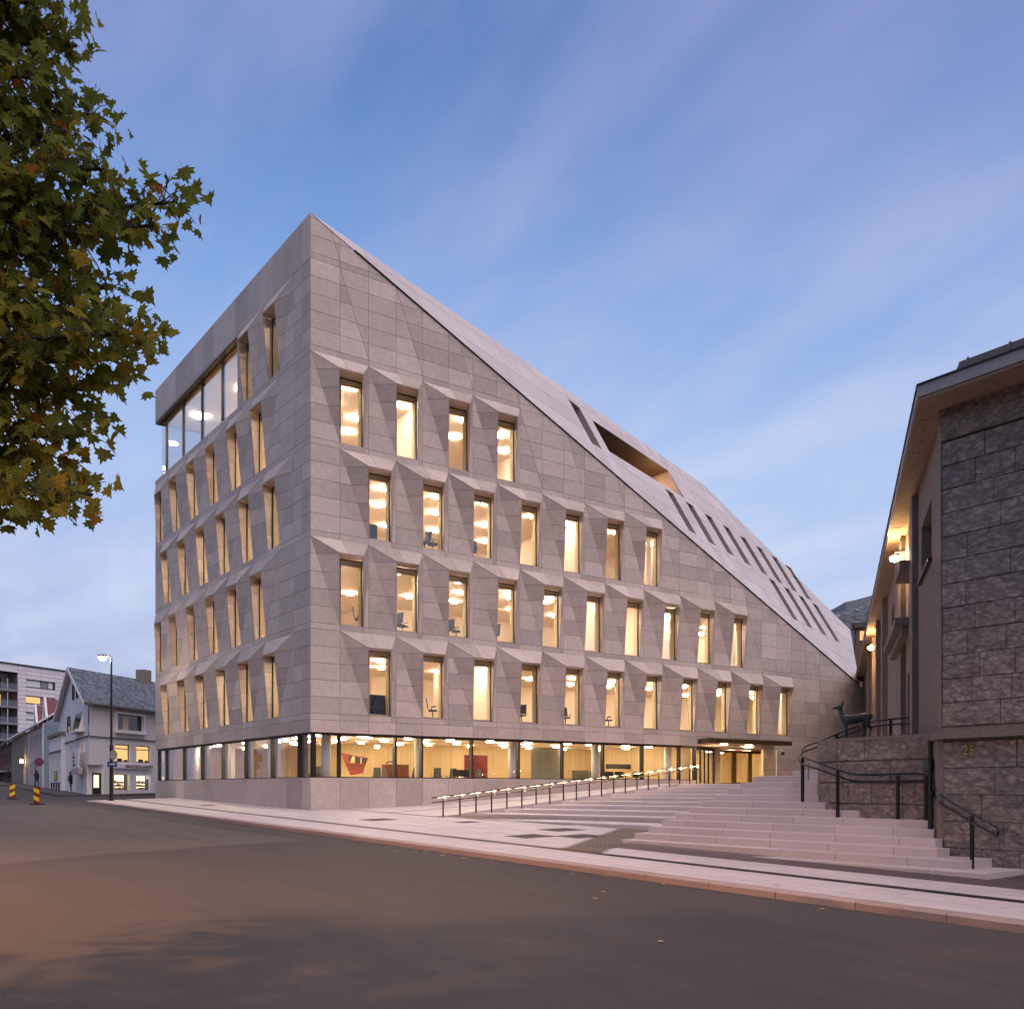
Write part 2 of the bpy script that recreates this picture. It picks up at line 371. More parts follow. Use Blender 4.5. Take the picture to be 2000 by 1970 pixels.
# older, paler asphalt beyond the cut across the street
wa = [(-28.39, 12.56), (-33.56, 12.24), (-41.58, 12.11), (-51.8, 12.36), (-59, 12.5), (-62.4, 11.3), (-63.1, 10.6), (-61.9, 8.5), (-60, -18), (-19, -18), (-24.46, 3.45), (-26.2, 6.0), (-26.7, 7.8), (-27.9, 10.4)]
sheet('road_patch', [sl(x, y, .004) for x, y in wa], M['asphalt2'])

pave = MB()
def pv(x, y, dz=0.): return (x, y, pav_z(x, y) + dz)
pave.poly([pv(30, KY + .25), pv(-64.5, KY + .25), pv(-65.3, KY + 1), pv(-65.3, 19.46 + 8), pv(-43.65, 27.5), pv(-20, 27.5), pv(30, 27.5)])
pavement = pave.build('pavement', M['gjoint']); tag(pavement, kind='structure')
# kerb stones
x = 12.0; kstones = []
kerb = MB(); kerb.poly([(12, KY + .02, road_z(12) - .1), (-65, KY + .02, road_z(-65) - .1), (-65, KY + .02, pav_z(-65, KY) - .03), (12, KY + .02, pav_z(12, KY) - .03)])
kerb = kerb.build('kerb', M['gjoint']); tag(kerb, kind='structure')
while x > -64.6:
    ln = rnd(1.55, 1.85); x2 = max(x - ln, -65.0); g = .008
    b = MB(); a, c = x - g, x2 + g; t = rnd(0, 1)
    prof = [(KY, -.30), (KY, -.012), (KY + .03, .012), (KY + .30, .016), (KY + .30, -.3)]
    lo = [(a, y, pav_z(a, KY) + dz) for y, dz in prof]; hi = [(c, y, pav_z(c, KY) + dz) for y, dz in prof]
    b.hexa(lo, hi, t); b.build('kerb_stone', M['kerb'], kerb); x = x2
# long granite slabs in rows along the street
def slab(b, x0, x1, y0, y1, dz, g, tone, m=0):
    c = [(x0 + g, y0 + g), (x1 - g, y0 + g), (x1 - g, y1 - g), (x0 + g, y1 - g)]
    b.hexa([pv(p, q, -.02) for p, q in c], [pv(p, q, dz) for p, q in c], tone, m)
RB = KY + .31 + 1.58 + .36                 # first slab row behind the drain band
squares = [(-24.15, RB + .40 * 4.5, 1.2), (-23.1, RB + .40 * 7.5, 1.2), (-25.6, RB + .4 * 10.5, 1.2), (-31.1, RB + .4 * 10, .8), (-34.8, RB + .4 * 5.5, 1.2), (-52.5, RB + .4 * 3, .8)]
rows = []
y = KY + .31
for h in (.40, .40, .40, .38): rows.append((y, y + h)); y += h
yb = y                                     # drain / dark band
BAND = .36
y = yb + BAND
while y < 23.4: rows.append((y, y + .40)); y += .40
cand = []
def tact_x(y): return -19.7 - .74 * (y - 16.5)
for (y0, y1) in rows:
    ym = (y0 + y1) / 2; iv = [(-64.8, 10.0)]
    def cut(lo, hi):
        global iv
        n_ = []
        for a, c in iv:
            if hi <= a or lo >= c: n_.append((a, c)); continue
            if lo - a > .08: n_.append((a, lo))
            if c - hi > .08: n_.append((hi, c))
        iv = n_
    if ym > yb:
        if y1 > BY: cut(-70, -43.62)
        if y1 > 21.15: cut(-45, -34.6)
        if y1 > 21.3: cut(-40, -24 - (22.6 - y1) * 9)
        if ym > 17.25: cut(-20.55, 12)
        if ym > 22.2: cut(-30, -20)
        cut(tact_x(ym) - .80, tact_x(ym) + .80)
    for (sx, sy, sr) in squares:
        if y0 < sy + sr / 2 - .05 and y1 > sy - sr / 2 + .05: cut(sx - sr / 2, sx + sr / 2)
    for a, c in iv:
        x = c
        while x > a + .01:
            ln = random.choice((.8, 1.0, 1.0, 1.25, 1.5)) * (rnd(.3, 1) if x == c else 1); x2 = max(x - ln, a)
            if x2 - a < .3: x2 = a
            cand.append((math.hypot((x + x2) / 2, ym), x2, x, y0, y1, rnd(0, 1))); x = x2
cand.sort(); rest = MB()
for i, (d, x0, x1, y0, y1, t) in enumerate(cand):
    if i < 300:
        b = MB(); slab(b, x0, x1, y0, y1, .012 + rnd(0, .003), .006, t); b.build('paving_slab', M['granite'], pavement)
    else: slab(rest, x0, x1, y0, y1, .012 + rnd(0, .003), .007, t)
# slabs closing the gaps round the inset squares
for (sx, sy, sr) in squares:
    o_ = sr / 2
    b = MB(); slab(b, sx - o_, sx + o_, sy - o_, sy + o_, .02, .01, .4)
    for i in range(5): slab(b, sx - o_ * .7 + i * sr * .14, sx - o_ * .7 + i * sr * .14 + .06, sy - o_ * .7, sy + o_ * .7, .026, 0, .6)
    b.build('manhole_cover', M['darkslab'], pavement)
rest.build('paving_slab', M['granite'], pavement, kind='stuff')
# drain: slotted dark grate on the right, plain dark band on the left
b = MB(); n = 0
x = 4.0
while x > -19.6:
    slab(b, x - .5, x, yb + .03, yb + BAND - .03, .008, .003, .5)
    for i in range(6): slab(b, x - .48 + i * .08, x - .45 + i * .08, yb + .06, yb + BAND - .06, .014, 0, .5)
    x -= .5
b.build('drain_grate', M['drain'], pavement, kind='stuff')
x = -19.6
while x > -64:
    b = MB(); x2 = x - 1.2; slab(b, x2, x, yb + .02, yb + BAND - .02, .010, .006, rnd(0, 1)); b.build('border_slab', M['darkslab'], pavement); x = x2
# dark tiles in front of the wide steps
x = -8.6; i = 0
while x > -20.4:
    b = MB(); x2 = x - .93; slab(b, x2, x, 17.28, 18.42, .012, .012, rnd(0, 1)); b.build('dark_tile', M['darkslab'], pavement); x = x2
# tactile strip: ridged plates and a studded square
b = MB()
for i in range(15):
    y0 = 16.3 + i * .4; y1 = y0 + .4
    def q_(y, o_, dz): return pv(tact_x(y) + o_, y, dz)
    b.hexa([q_(y0, -.7, -.02), q_(y0, .7, -.02), q_(y1, .7, -.02), q_(y1, -.7, -.02)], [q_(y0, -.7, .011), q_(y0, .7, .011), q_(y1, .7, .011), q_(y1, -.7, .011)])
    for k in range(8):
        o_ = -.62 + k * .165
        b.hexa([q_(y0 + .02, o_, .01), q_(y0 + .02, o_ + .07, .01), q_(y1 - .02, o_ + .07, .01), q_(y1 - .02, o_, .01)], [q_(y0 + .02, o_, .02), q_(y0 + .02, o_ + .07, .02), q_(y1 - .02, o_ + .07, .02), q_(y1 - .02, o_, .02)])
b.build('tactile_strip', M['tact'], pavement, kind='stuff')
b = MB(); slab(b, -20.35, -18.75, yb - .02, yb + BAND + .08, .018, 0, .5)
for i in range(13):
    for k in range(3): slab(b, -20.3 + i * .12, -20.24 + i * .12, yb + .03 + k * .14, yb + .1 + k * .14, .028, 0, .5)
b.build('tactile_square', M['tact'], pavement, kind='stuff')
# small paving bricks at the foot of the old wall
b = MB()
for i in range(26):
    for k in range(24):
        x0 = -9.8 + i * .21 + (k % 2) * .1; y0 = 17.45 + k * .115
        slab(b, x0, x0 + .2, y0, y0 + .108, .012 + rnd(0, .006), .006, rnd(0, 1))
b.build('paving_brick', M['darkslab'], pavement, kind='stuff')
# rusty water stain on the pavement by the kerb
b = MB(); b.poly([pv(-14.9 + .45 * math.cos(a) * 2 * rnd(.7, 1.1), 14.75 + .3 * math.sin(a) * rnd(.7, 1.2), .019) for a in [i * math.pi / 7 for i in range(14)]])
#b.build('rust_stain', M['rust'], pavement)

# ------------------------------------------------------------------ the new town hall
BX, BY = -43.65, 19.46
hall = thing('town_hall', 'tall sharp-cornered limestone office building with faceted slanting windows and a sloping roof', 'building', (BX, BY, 1.13))
RZ = [5.54, 9.91, 14.34, 18.80, 23.226, 27.66]
SILL, GTOP, TOP = 2.74, 4.93, 29.80
KR = .457
def frame_r(u, v, w): return (BX + w, BY + u, v)
def frame_l(u, v, w): return (BX - u, BY - w, v)
pieces = []; back = MB(); reveal_pieces = pieces
def clip3(poly, fn):
    o = []
    for i, p in enumerate(poly):
        q = poly[(i + 1) % len(poly)]; a, c = fn(p), fn(q)
        if a <= 1e-7: o.append(p)
        if (a < -1e-7 and c > 1e-7) or (a > 1e-7 and c < -1e-7):
            k = a / (a - c); o.append(tuple(p[j] + (q[j] - p[j]) * k for j in range(3)))
    return o
def split3(polys, fn):
    r = []
    for p in polys:
        for s in (1, -1):
            c = clip3(p, lambda q: s * fn(q))
            if len(c) >= 3: r.append(c)
    return r
def nrm(poly):
    n = Vector((0, 0, 0))
    for i in range(len(poly)): n += Vector(poly[i]).cross(Vector(poly[(i + 1) % len(poly)]))
    return n
def inset3(poly, d):
    P = [Vector(p) for p in poly]
    P = [p for i, p in enumerate(P) if (p - P[i - 1]).length > 1e-4]
    if len(P) < 3: return None
    n = nrm(P)
    if n.length < .012: return None
    n.normalize(); k = len(P); o = []
    for i in range(k):
        e0 = (P[i] - P[i - 1]).normalized(); e1 = (P[(i + 1) % k] - P[i]).normalized()
        m0 = n.cross(e0); m1 = n.cross(e1); den = 1 + m0.dot(m1)
        if den < .06: den = .06
        o.append(P[i] + (m0 + m1) * (d / den))
    if nrm(o).dot(n) <= 0.008: return None
    return o
def facet(frame, poly, us=(), vs=(), hint=(0, 0, 1), extra=(), ins=.009, backing=True, th=.022, keep=True):
    """Split one planar facet (u, v, w) into stone panels with recessed joints."""
    n = nrm(poly).normalized()
    if n.dot(Vector(hint)) < 0: poly = list(reversed(poly)); n = -n
    ps = [list(poly)]
    for u in us: ps = split3(ps, lambda q: q[0] - u)
    for v in vs: ps = split3(ps, lambda q: q[1] - v)
    for e in extra: ps = split3(ps, e)
    for p in ps:
        q = inset3(p, ins)
        if not q: continue
        pieces.append((frame, [tuple(a) for a in q], n * th, rnd(0, 1)))
    if backing:
        back.poly([frame(*p) for p in poly])
def emit_piece(b, fr, q, nv, tone):
    lo = [fr(*(Vector(p) - nv * .1)) for p in q]; hi = [fr(*(Vector(p) + nv * .9)) for p in q]; k = len(q)
    flip = fr is frame_l
    fs = [tuple(range(k, 2 * k))] + [(i, (i + 1) % k, k + (i + 1) % k, k + i) for i in range(k)]
    if flip: fs = [tuple(reversed(f)) for f in fs]
    b.add(lo + hi, fs, tone)
P_OUT, SHIFT, REC, CS, RR = .70, -.38, .16, .30, .26
wins = []
def hood_cell(fr, u0, W, z0, z1, P_OUT=.70, SHIFT=-.38, REC=.16):
    H = z1 - z0; e = H - .79; c = CS; r = RR; m = W / 2
    q = lambda u, v, w=0.: (u0 + u, z0 + v, w)
    A, B_, C, D = q(0, H), q(W, H), q(m, c), q(W - r, c)
    E, F = q(m + SHIFT, e, P_OUT), q(W - r + SHIFT, e, P_OUT)
    vs = [z0 + c + i * (H - c) / 5 for i in range(5)]
    facet(fr, [A, q(0, 0), q(m, 0), C], vs=vs)
    facet(fr, [q(m, 0), q(W, 0), q(W, c), C], us=[u0 + W - r])
    facet(fr, [B_, D, q(W, c)], vs=[z0 + H * .5])
    facet(fr, [A, C, E], vs=vs, hint=(-1, 0, 1))
    facet(fr, [A, B_, F, E], us=[u0 + m + .1], hint=(0, 1, 1))
    facet(fr, [B_, F, D], vs=[z0 + H * .5], hint=(1, 0, .4))
    g0, g1 = m + .05, W - r + .01
    g = [q(g0, c, -REC), q(g1, c, -REC), q(g1, e, -REC), q(g0, e, -REC)]
    facet(fr, [D, F, g[2], g[1]], vs=vs, hint=(-1, 0, 0), ins=.008)
    facet(fr, [C, E, g[3], g[0]], vs=vs, hint=(1, 0, 0), ins=.008)
    facet(fr, [E, F, g[2], g[3]], hint=(0, -1, 0), ins=.004)
    facet(fr, [C, D, g[1], g[0]], hint=(0, 1, 0), ins=.004)
    wins.append((fr, u0 + g0, u0 + g1, z0 + c, z0 + e, REC))
def flat_cell(fr, u0, W, z0, z1, clipf=None, diag=True, halves=True):
    poly = [(u0, z0, 0), (u0 + W, z0, 0), (u0 + W, z1, 0), (u0, z1, 0)]
    for f in (clipf or []):
        poly = clip3(poly, f)
        if len(poly) < 3: return
    H = z1 - z0
    vs = [z0 + CS + i * (H - CS) / 5 for i in range(5)]
    ex = [lambda q: (q[0] - u0) * (H - CS) / (W / 2) + (q[1] - z1)] if diag else []
    if diag:   # the slanting joint only in the upper-left half of the cell
        left = clip3(poly, lambda q: q[0] - (u0 + W / 2)); right = clip3(poly, lambda q: (u0 + W / 2) - q[0])
        if len(left) >= 3: facet(fr, left, vs=vs, extra=ex)
        if len(right) >= 3: facet(fr, right, vs=vs)
    else: facet(fr, poly, us=[u0 + W / 2] if halves else [], vs=vs)
WR, UR = 3.111, 44.4
roofline = lambda q: q[1] - (TOP - KR * q[0]) + .03
endr = lambda q: q[0] - UR
nwin = [11, 10, 7, 4, 0]
for r in range(5):
    z0, z1 = RZ[r], RZ[r + 1]; off = WR / 2 if r % 2 == 0 else 0.
    if off: flat_cell(frame_r, 0, off, z0, z1, [roofline], diag=False, halves=False)
    k = 0
    while off + k * WR < UR:
        u0 = off + k * WR
        if k < nwin[r]: hood_cell(frame_r, u0, WR, z0, z1)
        else: flat_cell(frame_r, u0, WR, z0, z1, [roofline, endr])
        k += 1
k = 0
while k * WR < UR: flat_cell(frame_r, k * WR, WR, RZ[5], RZ[5] + 4.43, [roofline, endr]); k += 1
# stone band over the glass, plinth, and the blind wall right of the entrance
def strip(fr, u0, u1, z0, z1, step, off=0., clipf=None, vs=(), th=.028):
    us = [off + i * step for i in range(-1, 40)]
    facet(fr, [(u0, z0, 0), (u1, z0, 0), (u1, z1, 0), (u0, z1, 0)], us=[u for u in us if u0 < u < u1], vs=vs, th=th)
strip(frame_r, 0, UR, GTOP, RZ[0], WR / 2)
strip(frame_r, 32.87, UR, .5, GTOP, WR / 2, .4, vs=[1.3, 2.05, 2.8, 3.5, 4.2])
strip(frame_r, 0, 26.6, .2, SILL, WR / 2)
# left facade
WL, OL, UL = 3.675, 1.90, 25.82
nl = [(5.5, OL), (6, OL + WL / 2), (5.5, OL), (6, OL + WL / 2)]
endl = lambda q: q[0] - UL
for r in range(4):
    z0, z1 = RZ[r], RZ[r + 1]; o_ = OL if r % 2 == 0 else OL + WL / 2
    flat_cell(frame_l, 0, o_, z0, z1, diag=False)
    for k in range(6): hood_cell(frame_l, o_ + k * WL, WL, z0, z1, .38 if k < 5 or r % 2 == 0 else .20, -.20 if k < 5 or r % 2 == 0 else -.1, .24)
    if o_ + 6 * WL < UL - .05: flat_cell(frame_l, o_ + 6 * WL, UL - (o_ + 6 * WL), z0, z1, diag=False, halves=False)
z0, z1 = RZ[4], RZ[5]
flat_cell(frame_l, 0, OL, z0, z1, diag=False)
for k in range(2): hood_cell(frame_l, OL + k * WL, WL, z0, z1, .38, -.20, .24)
GU = OL + 2 * WL + .55
flat_cell(frame_l, OL + 2 * WL, .55, z0, z1, diag=False, halves=False)
strip(frame_l, GU, UL, z0, z0 + .32, 1.84)
facet(frame_l, [(GU, 27.56, 0), (UL, 27.56, 0), (UL, z1, 0), (GU, z1, 0)], us=[GU + 1.84 * i for i in range(1, 9)])
strip(frame_l, 0, UL, RZ[5], TOP, 1.84, .95, vs=[])
strip(frame_l, 0, UL, GTOP, RZ[0], WL / 2, .95)
strip(frame_l, 0, UL, .6, SILL, WL / 2, .95)
# roof facet on the plaza side: (u = along, v = inwards)
rn = Vector((1.5, KR, 1)).normalized()
def frame_t(u, v, w):
    p = Vector((BX - v, BY + u, TOP - KR * u + 1.5 * v)) + rn * w; return tuple(p)
RP = [(0, 0, 0), (43.6, 0, 0), (50.8, 5.87, 0), (35.0, 7.48, 0)]
holes = [(18.55, 19.55, lambda t: 1.05 + .24 * (t - 18.55), lambda t: 3.3 + .12 * (t - 18.6), 'slit'),
         (20.5, 29.1, lambda t: 1.70 + .236 * (t - 20.5), lambda t: 3.32 + .221 * (t - 20.5), 'loggia')]
for i in range(8):
    t0 = 26.5 + 2.47 * i
    holes.append((t0, t0 + .92, lambda t: .86 + .238 * (t - 26.9), lambda t: 2.98 + .229 * (t - 26.77), 'slit'))
for i in range(4):
    t0 = 37.15 + 2.44 * i
    holes.append((t0, t0 + .92, lambda t: 1.08 + .243 * (t - 37.6), lambda t: 3.2 + .24 * (t - 37.4), 'slit'))
cuts = sorted(set([0, 44, 51] + [round(h[0], 3) for h in holes] + [round(h[1], 3) for h in holes] + [round(3.11 * i / 1, 3) for i in range(17)]))
cuts = [c for i, c in enumerate(cuts) if i == 0 or c - cuts[i - 1] > .02]
for a, c in zip(cuts, cuts[1:]):
    col = clip3(clip3(RP, lambda q: a - q[0]), lambda q: q[0] - c)
    if len(col) < 3: continue
    hs = sorted([h for h in holes if h[0] < (a + c) / 2 < h[1]], key=lambda h: h[2]((a + c) / 2))
    segs = []; cur = col
    for h in hs:
        lo = clip3(cur, lambda q: q[1] - h[2](q[0])); segs.append(lo)
        cur = clip3(cur, lambda q: h[3](q[0]) - q[1])
    segs.append(cur)
    for s_ in segs:
        if len(s_) >= 3: facet(frame_t, s_, extra=[(lambda q, j=j: q[1] - .21 * q[0] - (-9.45 + j * .9)) for j in range(1, 12)], hint=(0, 0, 1), ins=.008)
# emit the panels: the 300 that show largest as sub-parts, the rest joined
camv = Vector((0, 0, EYE))
def score(pc):
    fr, q, nv, t = pc; P = [Vector(fr(*p)) for p in q]; n = nrm(P); c = sum(P, Vector()) / len(P)
    d = c - camv; return abs(n.dot(d.normalized())) / d.length_squared
pieces.sort(key=score, reverse=True)
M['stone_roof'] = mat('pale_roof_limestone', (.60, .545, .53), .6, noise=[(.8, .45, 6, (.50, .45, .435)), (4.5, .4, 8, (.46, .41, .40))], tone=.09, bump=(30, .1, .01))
wall = back.build('wall', M['joint'], hall)
rest = MB(); rest_t = MB()
for i, pc in enumerate(pieces):
    if i < 300:
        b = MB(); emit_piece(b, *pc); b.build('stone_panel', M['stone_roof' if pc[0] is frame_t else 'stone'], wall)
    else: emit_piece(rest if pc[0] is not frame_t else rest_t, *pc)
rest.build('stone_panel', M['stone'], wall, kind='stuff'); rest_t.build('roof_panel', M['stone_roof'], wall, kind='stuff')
# windows
def win_part(name, u0, u1, v0, v1, fr, REC):
    h_ = .055; org = Vector(fr(u0, v0, -REC))
    def P(u, v, w_): return Vector(fr(u0 + u, v0 + v, -REC + w_))
    W, H = u1 - u0, v1 - v0
    def bar(b, a0, c0, a1, c1, w0, w1):
        b.hexa([P(a0, c0, w0), P(a1, c0, w0), P(a1, c1, w0), P(a0, c1, w0)], [P(a0, c0, w1), P(a1, c0, w1), P(a1, c1, w1), P(a0, c1, w1)])
    def ring(b, i0, i1, w0, w1):
        bar(b, i0, i0, i1, H - i0, w0, w1); bar(b, W - i1, i0, W - i0, H - i0, w0, w1); bar(b, i1, i0, W - i1, i1, w0, w1); bar(b, i1, H - i1, W - i1, H - i0, w0, w1)
    b1 = MB(); ring(b1, 0, .05, -.07, .035)
    b2 = MB(); ring(b2, .05, .10, -.30, -.02)
    b3 = MB(); b3.poly([P(.05, .05, -.03), P(W - .05, .05, -.03), P(W - .05, H - .05, -.03), P(.05, H - .05, -.03)])
    b4 = MB(); bar(b4, .10, H - .30, W - .10, H - .10, -.20, -.08)
    return b1, b2, b3, b4
protos = {}
for (fr, u0, u1, v0, v1, REC) in wins:
    key = (fr is frame_l, round(v1 - v0, 1)); org = Vector(fr(u0, v0, -REC))
    if key not in protos:
        b1, b2, b3, b4 = win_part('window', u0, u1, v0, v1, fr, REC)
        o = b1.build('window', M['mullion'], hall, loc=org)
        b2.build('frame', M['lining'], o); b3.build('pane', M['glass'], o); b4.build('blind_box', M['lining'], o)
        protos[key] = o
    else:
        o = copy_tree(protos[key], hall); o.location = org - base(hall)
# slit windows in the roof and the loggia
for (a, c, lo, hi, kind) in holes:
    dep = Vector((-1.0, 0, -.15)) if kind == 'slit' else Vector((-4.2, 0, 0.0))
    f = [Vector(frame_t(a, lo(a), -.01)), Vector(frame_t(c, lo(c), -.01)), Vector(frame_t(c, hi(c), -.01)), Vector(frame_t(a, hi(a), -.01))]
    bk = [p + dep for p in f]
    if kind == 'slit':
        b = MB()
        for i in range(4): j = (i + 1) % 4; b.poly([f[i], f[j], bk[j], bk[i]], .45)
        o = b.build('roof_window', M['stone'], hall)
        b = MB(); b.poly(bk); b.build('pane', M['windark'], o)
    else:
        b = MB(); b.poly([f[3], f[2], bk[2], bk[3]]); b.poly([f[0], f[3], bk[3], bk[0]]); b.poly(bk)
        o = b.build('loggia', M['loggia'], hall)
        b = MB(); b.poly([f[1], f[2], bk[2], bk[1]], .5); b.build('side_wall', M['stone'], o)
        b = MB(); b.poly([f[0], f[1], bk[1], bk[0]], .5); b.build('floor', M['granite'], o)
        lp = Vector(frame_t(28.3, hi(28.3), -.01)) + Vector((-.9, -.15, -1.35))
        lo_ = thing('terrace_lamp', 'small bright lamp at the end of the recessed roof terrace', 'lamp', lp)
        b = MB(); b.ball(lp, .09); b.build('globe', emit('terrace_glow', (1.0, .62, .28), 330.0), lo_, smooth=True)
        b = MB(); b.tube([lp + Vector((0, 0, .1)), lp + Vector((0, 0, 1.3))], .02, 6); b.build('stem', M['blackmetal'], lo_)
# closed volume behind: top, back, ends
b = MB()
R0, R1, R2, R3 = Vector(frame_t(0, 0, -.02)), Vector(frame_t(35, 7.48, -.02)), Vector(frame_t(50.8, 5.87, -.02)), Vector(frame_t(43.6, 0, -.02))
xb = BX - UL
Q0, Q1, Q2 = Vector((xb, BY, TOP - .02)), Vector((xb, BY + 35, R1.z)), Vector((xb, BY + 50.8, R2.z))
b.poly([R0, R1, Q1, Q0]); b.poly([R1, R2, Q2, Q1])
b.poly([Q0, Q1, Vector((xb, BY + 35, 0)), Vector((xb, BY + 8.3, 0)), Vector((xb, BY + 8.3, RZ[4])), Vector((xb, BY + 8.3, 27.5)), Vector((xb, BY, 27.5))])
b.poly([Q1, Q2, Vector((xb, BY + 50.8, 0)), Vector((xb, BY + 35, 0))])
b.poly([Vector((xb, BY + .03, 5)), Vector((xb, BY + 8.3, 5)), Vector((xb, BY + 8.3, RZ[4] + .3)), Vector((xb, BY + .03, RZ[4] + .3))])
b.poly([R2, R3, Vector((BX - .02, BY + 43.6, 0)), Vector((BX - 5.87, BY + 50.8, 0))])
b.poly([R2, Vector((BX - 5.87, BY + 50.8, 0)), Vector((xb, BY + 50.8, 0)), Q2])
b.build('roof', M['stone'], hall)
# gutter along the foot of the roof facet
b = MB(); b.tube([Vector(frame_t(2.3, -.02, .04)), Vector(frame_t(43.4, -.02, .04))], .04, 6); b.build('gutter', M['mullion'], hall)
# ---- ground-floor glazing
def bar_uv(b, fr, u0, u1, v0, v1, w0, w1, tone=.5, m=0):
    b.hexa([fr(u0, v0, w0), fr(u1, v0, w0), fr(u1, v1, w0), fr(u0, v1, w0)], [fr(u0, v0, w1), fr(u1, v0, w1), fr(u1, v1, w1), fr(u0, v1, w1)], tone, m)
mr = [.22, 1.62, 4.73, 6.28, 9.39, 12.5, 15.61, 18.7, 21.87, 25.05, 26.45]
ml = [.22, 1.77, 5.23, 9.03, 12.75, 16.43, 20.07, 23.92, 25.70]
gw = -.22
for fr, ms, nm in ((frame_r, mr, 'r'), (frame_l, ml, 'l')):
    for a, c in zip(ms, ms[1:]):
        b = MB(); b.poly([fr(a, SILL + .03, gw), fr(c, SILL + .03, gw), fr(c, GTOP - .02, gw), fr(a, GTOP - .02, gw)])
        p = b.build('shop_window', M['glass'], hall)
        b = MB(); bar_uv(b, fr, a + .055, c - .055, GTOP - .12, GTOP - .004, gw - .06, gw + .06); b.build('head_rail', M['mullion'], p); b = MB(); bar_uv(b, fr, a + .055, c - .055, SILL + .004, SILL + .05, gw - .06, gw + .06); b.build('bottom_rail', M['mullion'], p)
    for u in ms:
        wd = .055 if fr is frame_r else .055
        b = MB(); bar_uv(b, fr, u - wd, u + wd, SILL + .003, GTOP - .002, gw - .16, gw + .10); b.build('mullion', M['mullion'], hall)
# sill ledges and the soffit over the glass
b = MB(); bar_uv(b, frame_r, -.04, 26.6, SILL - .05, SILL, -.6, .03); bar_uv(b, frame_l, .035, UL, SILL - .05, SILL - .001, -.6, .03); b.build('window_ledge', M['granite'], hall)
b = MB(); bar_uv(b, frame_r, .0, 32.87, GTOP - .001, GTOP + .05, -.6, -.03); bar_uv(b, frame_l, .61, UL, GTOP, GTOP + .05, -.6, -.03); b.build('soffit', M['stone'], hall)
# ---- corner room with big panes at the top left
gz0, gz1 = RZ[4] + .32, 27.56; gws = -.35
ms = [GU, 13.25, 16.95, 20.7, 24.4, UL - .25]
for a, c in zip(ms, ms[1:]):
    b = MB(); b.poly([frame_l(a, gz0, gws), frame_l(c, gz0, gws), frame_l(c, gz1, gws), frame_l(a, gz1, gws)]); p = b.build('large_pane', M['glass2'], hall)
    b = MB(); bar_uv(b, frame_l, a, c, gz1 - .16, gz1 - .003, gws - .1, gws + .08); b.build('frame', M['canopy'], p)
for u in ms[1:-1]:
    b = MB(); bar_uv(b, frame_l, u - .05, u + .05, gz0, gz1, gws - .15, gws + .07); b.build('mullion', M['mullion'], hall)
b = MB(); bar_uv(b, frame_l, GU, UL, gz1 - .09, gz1 - .002, gws - .2, -.03); b.build('bronze_soffit', M['canopy'], hall)
b = MB(); bar_uv(b, frame_l, GU, UL, gz0 - .08, gz0 - .001, gws - .2, -.002); b.build('window_ledge', M['stone'], hall)
b = MB(); xe = BX - UL + .25
for a, c in ((.38, 4.2), (4.2, 8.0)):
    b = MB(); b.poly([(xe, BY + a, gz0), (xe, BY + c, gz0), (xe, BY + c, gz1), (xe, BY + a, gz1)]); p = b.build('large_pane', M['glass2'], hall)
    b = MB(); b.box((xe - .04, BY + c - .04, gz0), (xe + .04, BY + c + .04, gz1)); b.build('frame', M['mullion'], p)
# ---- interiors
def room(z0, z1, tmax, dr, dl, wallm='woodwall', umax=25.4):
    b = MB(); zf, zc_ = z0, z1; xi, yi = BX - .42, BY + .42
    b.poly([(xi, yi, zc_), (xi, BY + tmax, zc_), (BX - umax, BY + tmax, zc_), (BX - umax, yi, zc_)]); b.build('ceiling', M['ceil'], hall)
    b = MB(); b.poly([(xi, yi, zf), (xi, BY + tmax, zf), (BX - umax, BY + tmax, zf), (BX - umax, yi, zf)]); b.build('floor', M['floorin'], hall)
    b = MB()
    b.poly([(BX - dr, BY + dl, zf), (BX - dr, BY + tmax, zf), (BX - dr, BY + tmax, zc_), (BX - dr, BY + dl, zc_)])
    b.poly([(BX - dr, BY + dl, zf), (BX - umax, BY + dl, zf), (BX - umax, BY + dl, zc_), (BX - dr, BY + dl, zc_)])
    b.poly([(xi, BY + tmax, zf), (BX - dr, BY + tmax, zf), (BX - dr, BY + tmax, zc_), (xi, BY + tmax, zc_)])
    b.poly([(BX - umax, yi, zf), (BX - umax, BY + dl, zf), (BX - umax, BY + dl, zc_), (BX - umax, yi, zc_)])
    b.build('inner_wall', M[wallm], hall)
tm = [44.0, 34.9, 25.3, 15.4]
for r in range(4): room(RZ[r] + .02, RZ[r] + 3.72, tm[r], 11.0, 9.0, 'paintwall')
room(2.25, GTOP + .06, 26.3, 10.0, 8.0)
room(RZ[4] + .02, RZ[4] + 4.2, 4.6, 8.0, 8.0, umax=GU - .4)
b = MB()                                            # corner room: ceiling, floor and back wall
x0, x1 = BX - GU + .4, BX - UL + .3
b.poly([(x0, BY + .36, gz1 - .05), (x1, BY + .36, gz1 - .05), (x1, BY + 8, gz1 - .05), (x0, BY + 8, gz1 - .05)]); b.build('ceiling', M['ceil'], hall)
b = MB(); b.poly([(x0, BY + .36, gz0 - .1), (x1, BY + .36, gz0 - .1), (x1, BY + 8, gz0 - .1), (x0, BY + 8, gz0 - .1)]); b.build('floor', M['floorin'], hall)
b = MB(); b.poly([(x0, BY + .36, gz0), (x0, BY + 8, gz0), (x0, BY + 8, gz1), (x0, BY + .36, gz1)]); b.poly([(x0, BY + 8, gz0), (x0 - 9, BY + 8, gz0), (x0 - 9, BY + 8, gz1), (x0, BY + 8, gz1)]); b.build('inner_wall', M['woodwall'], hall)
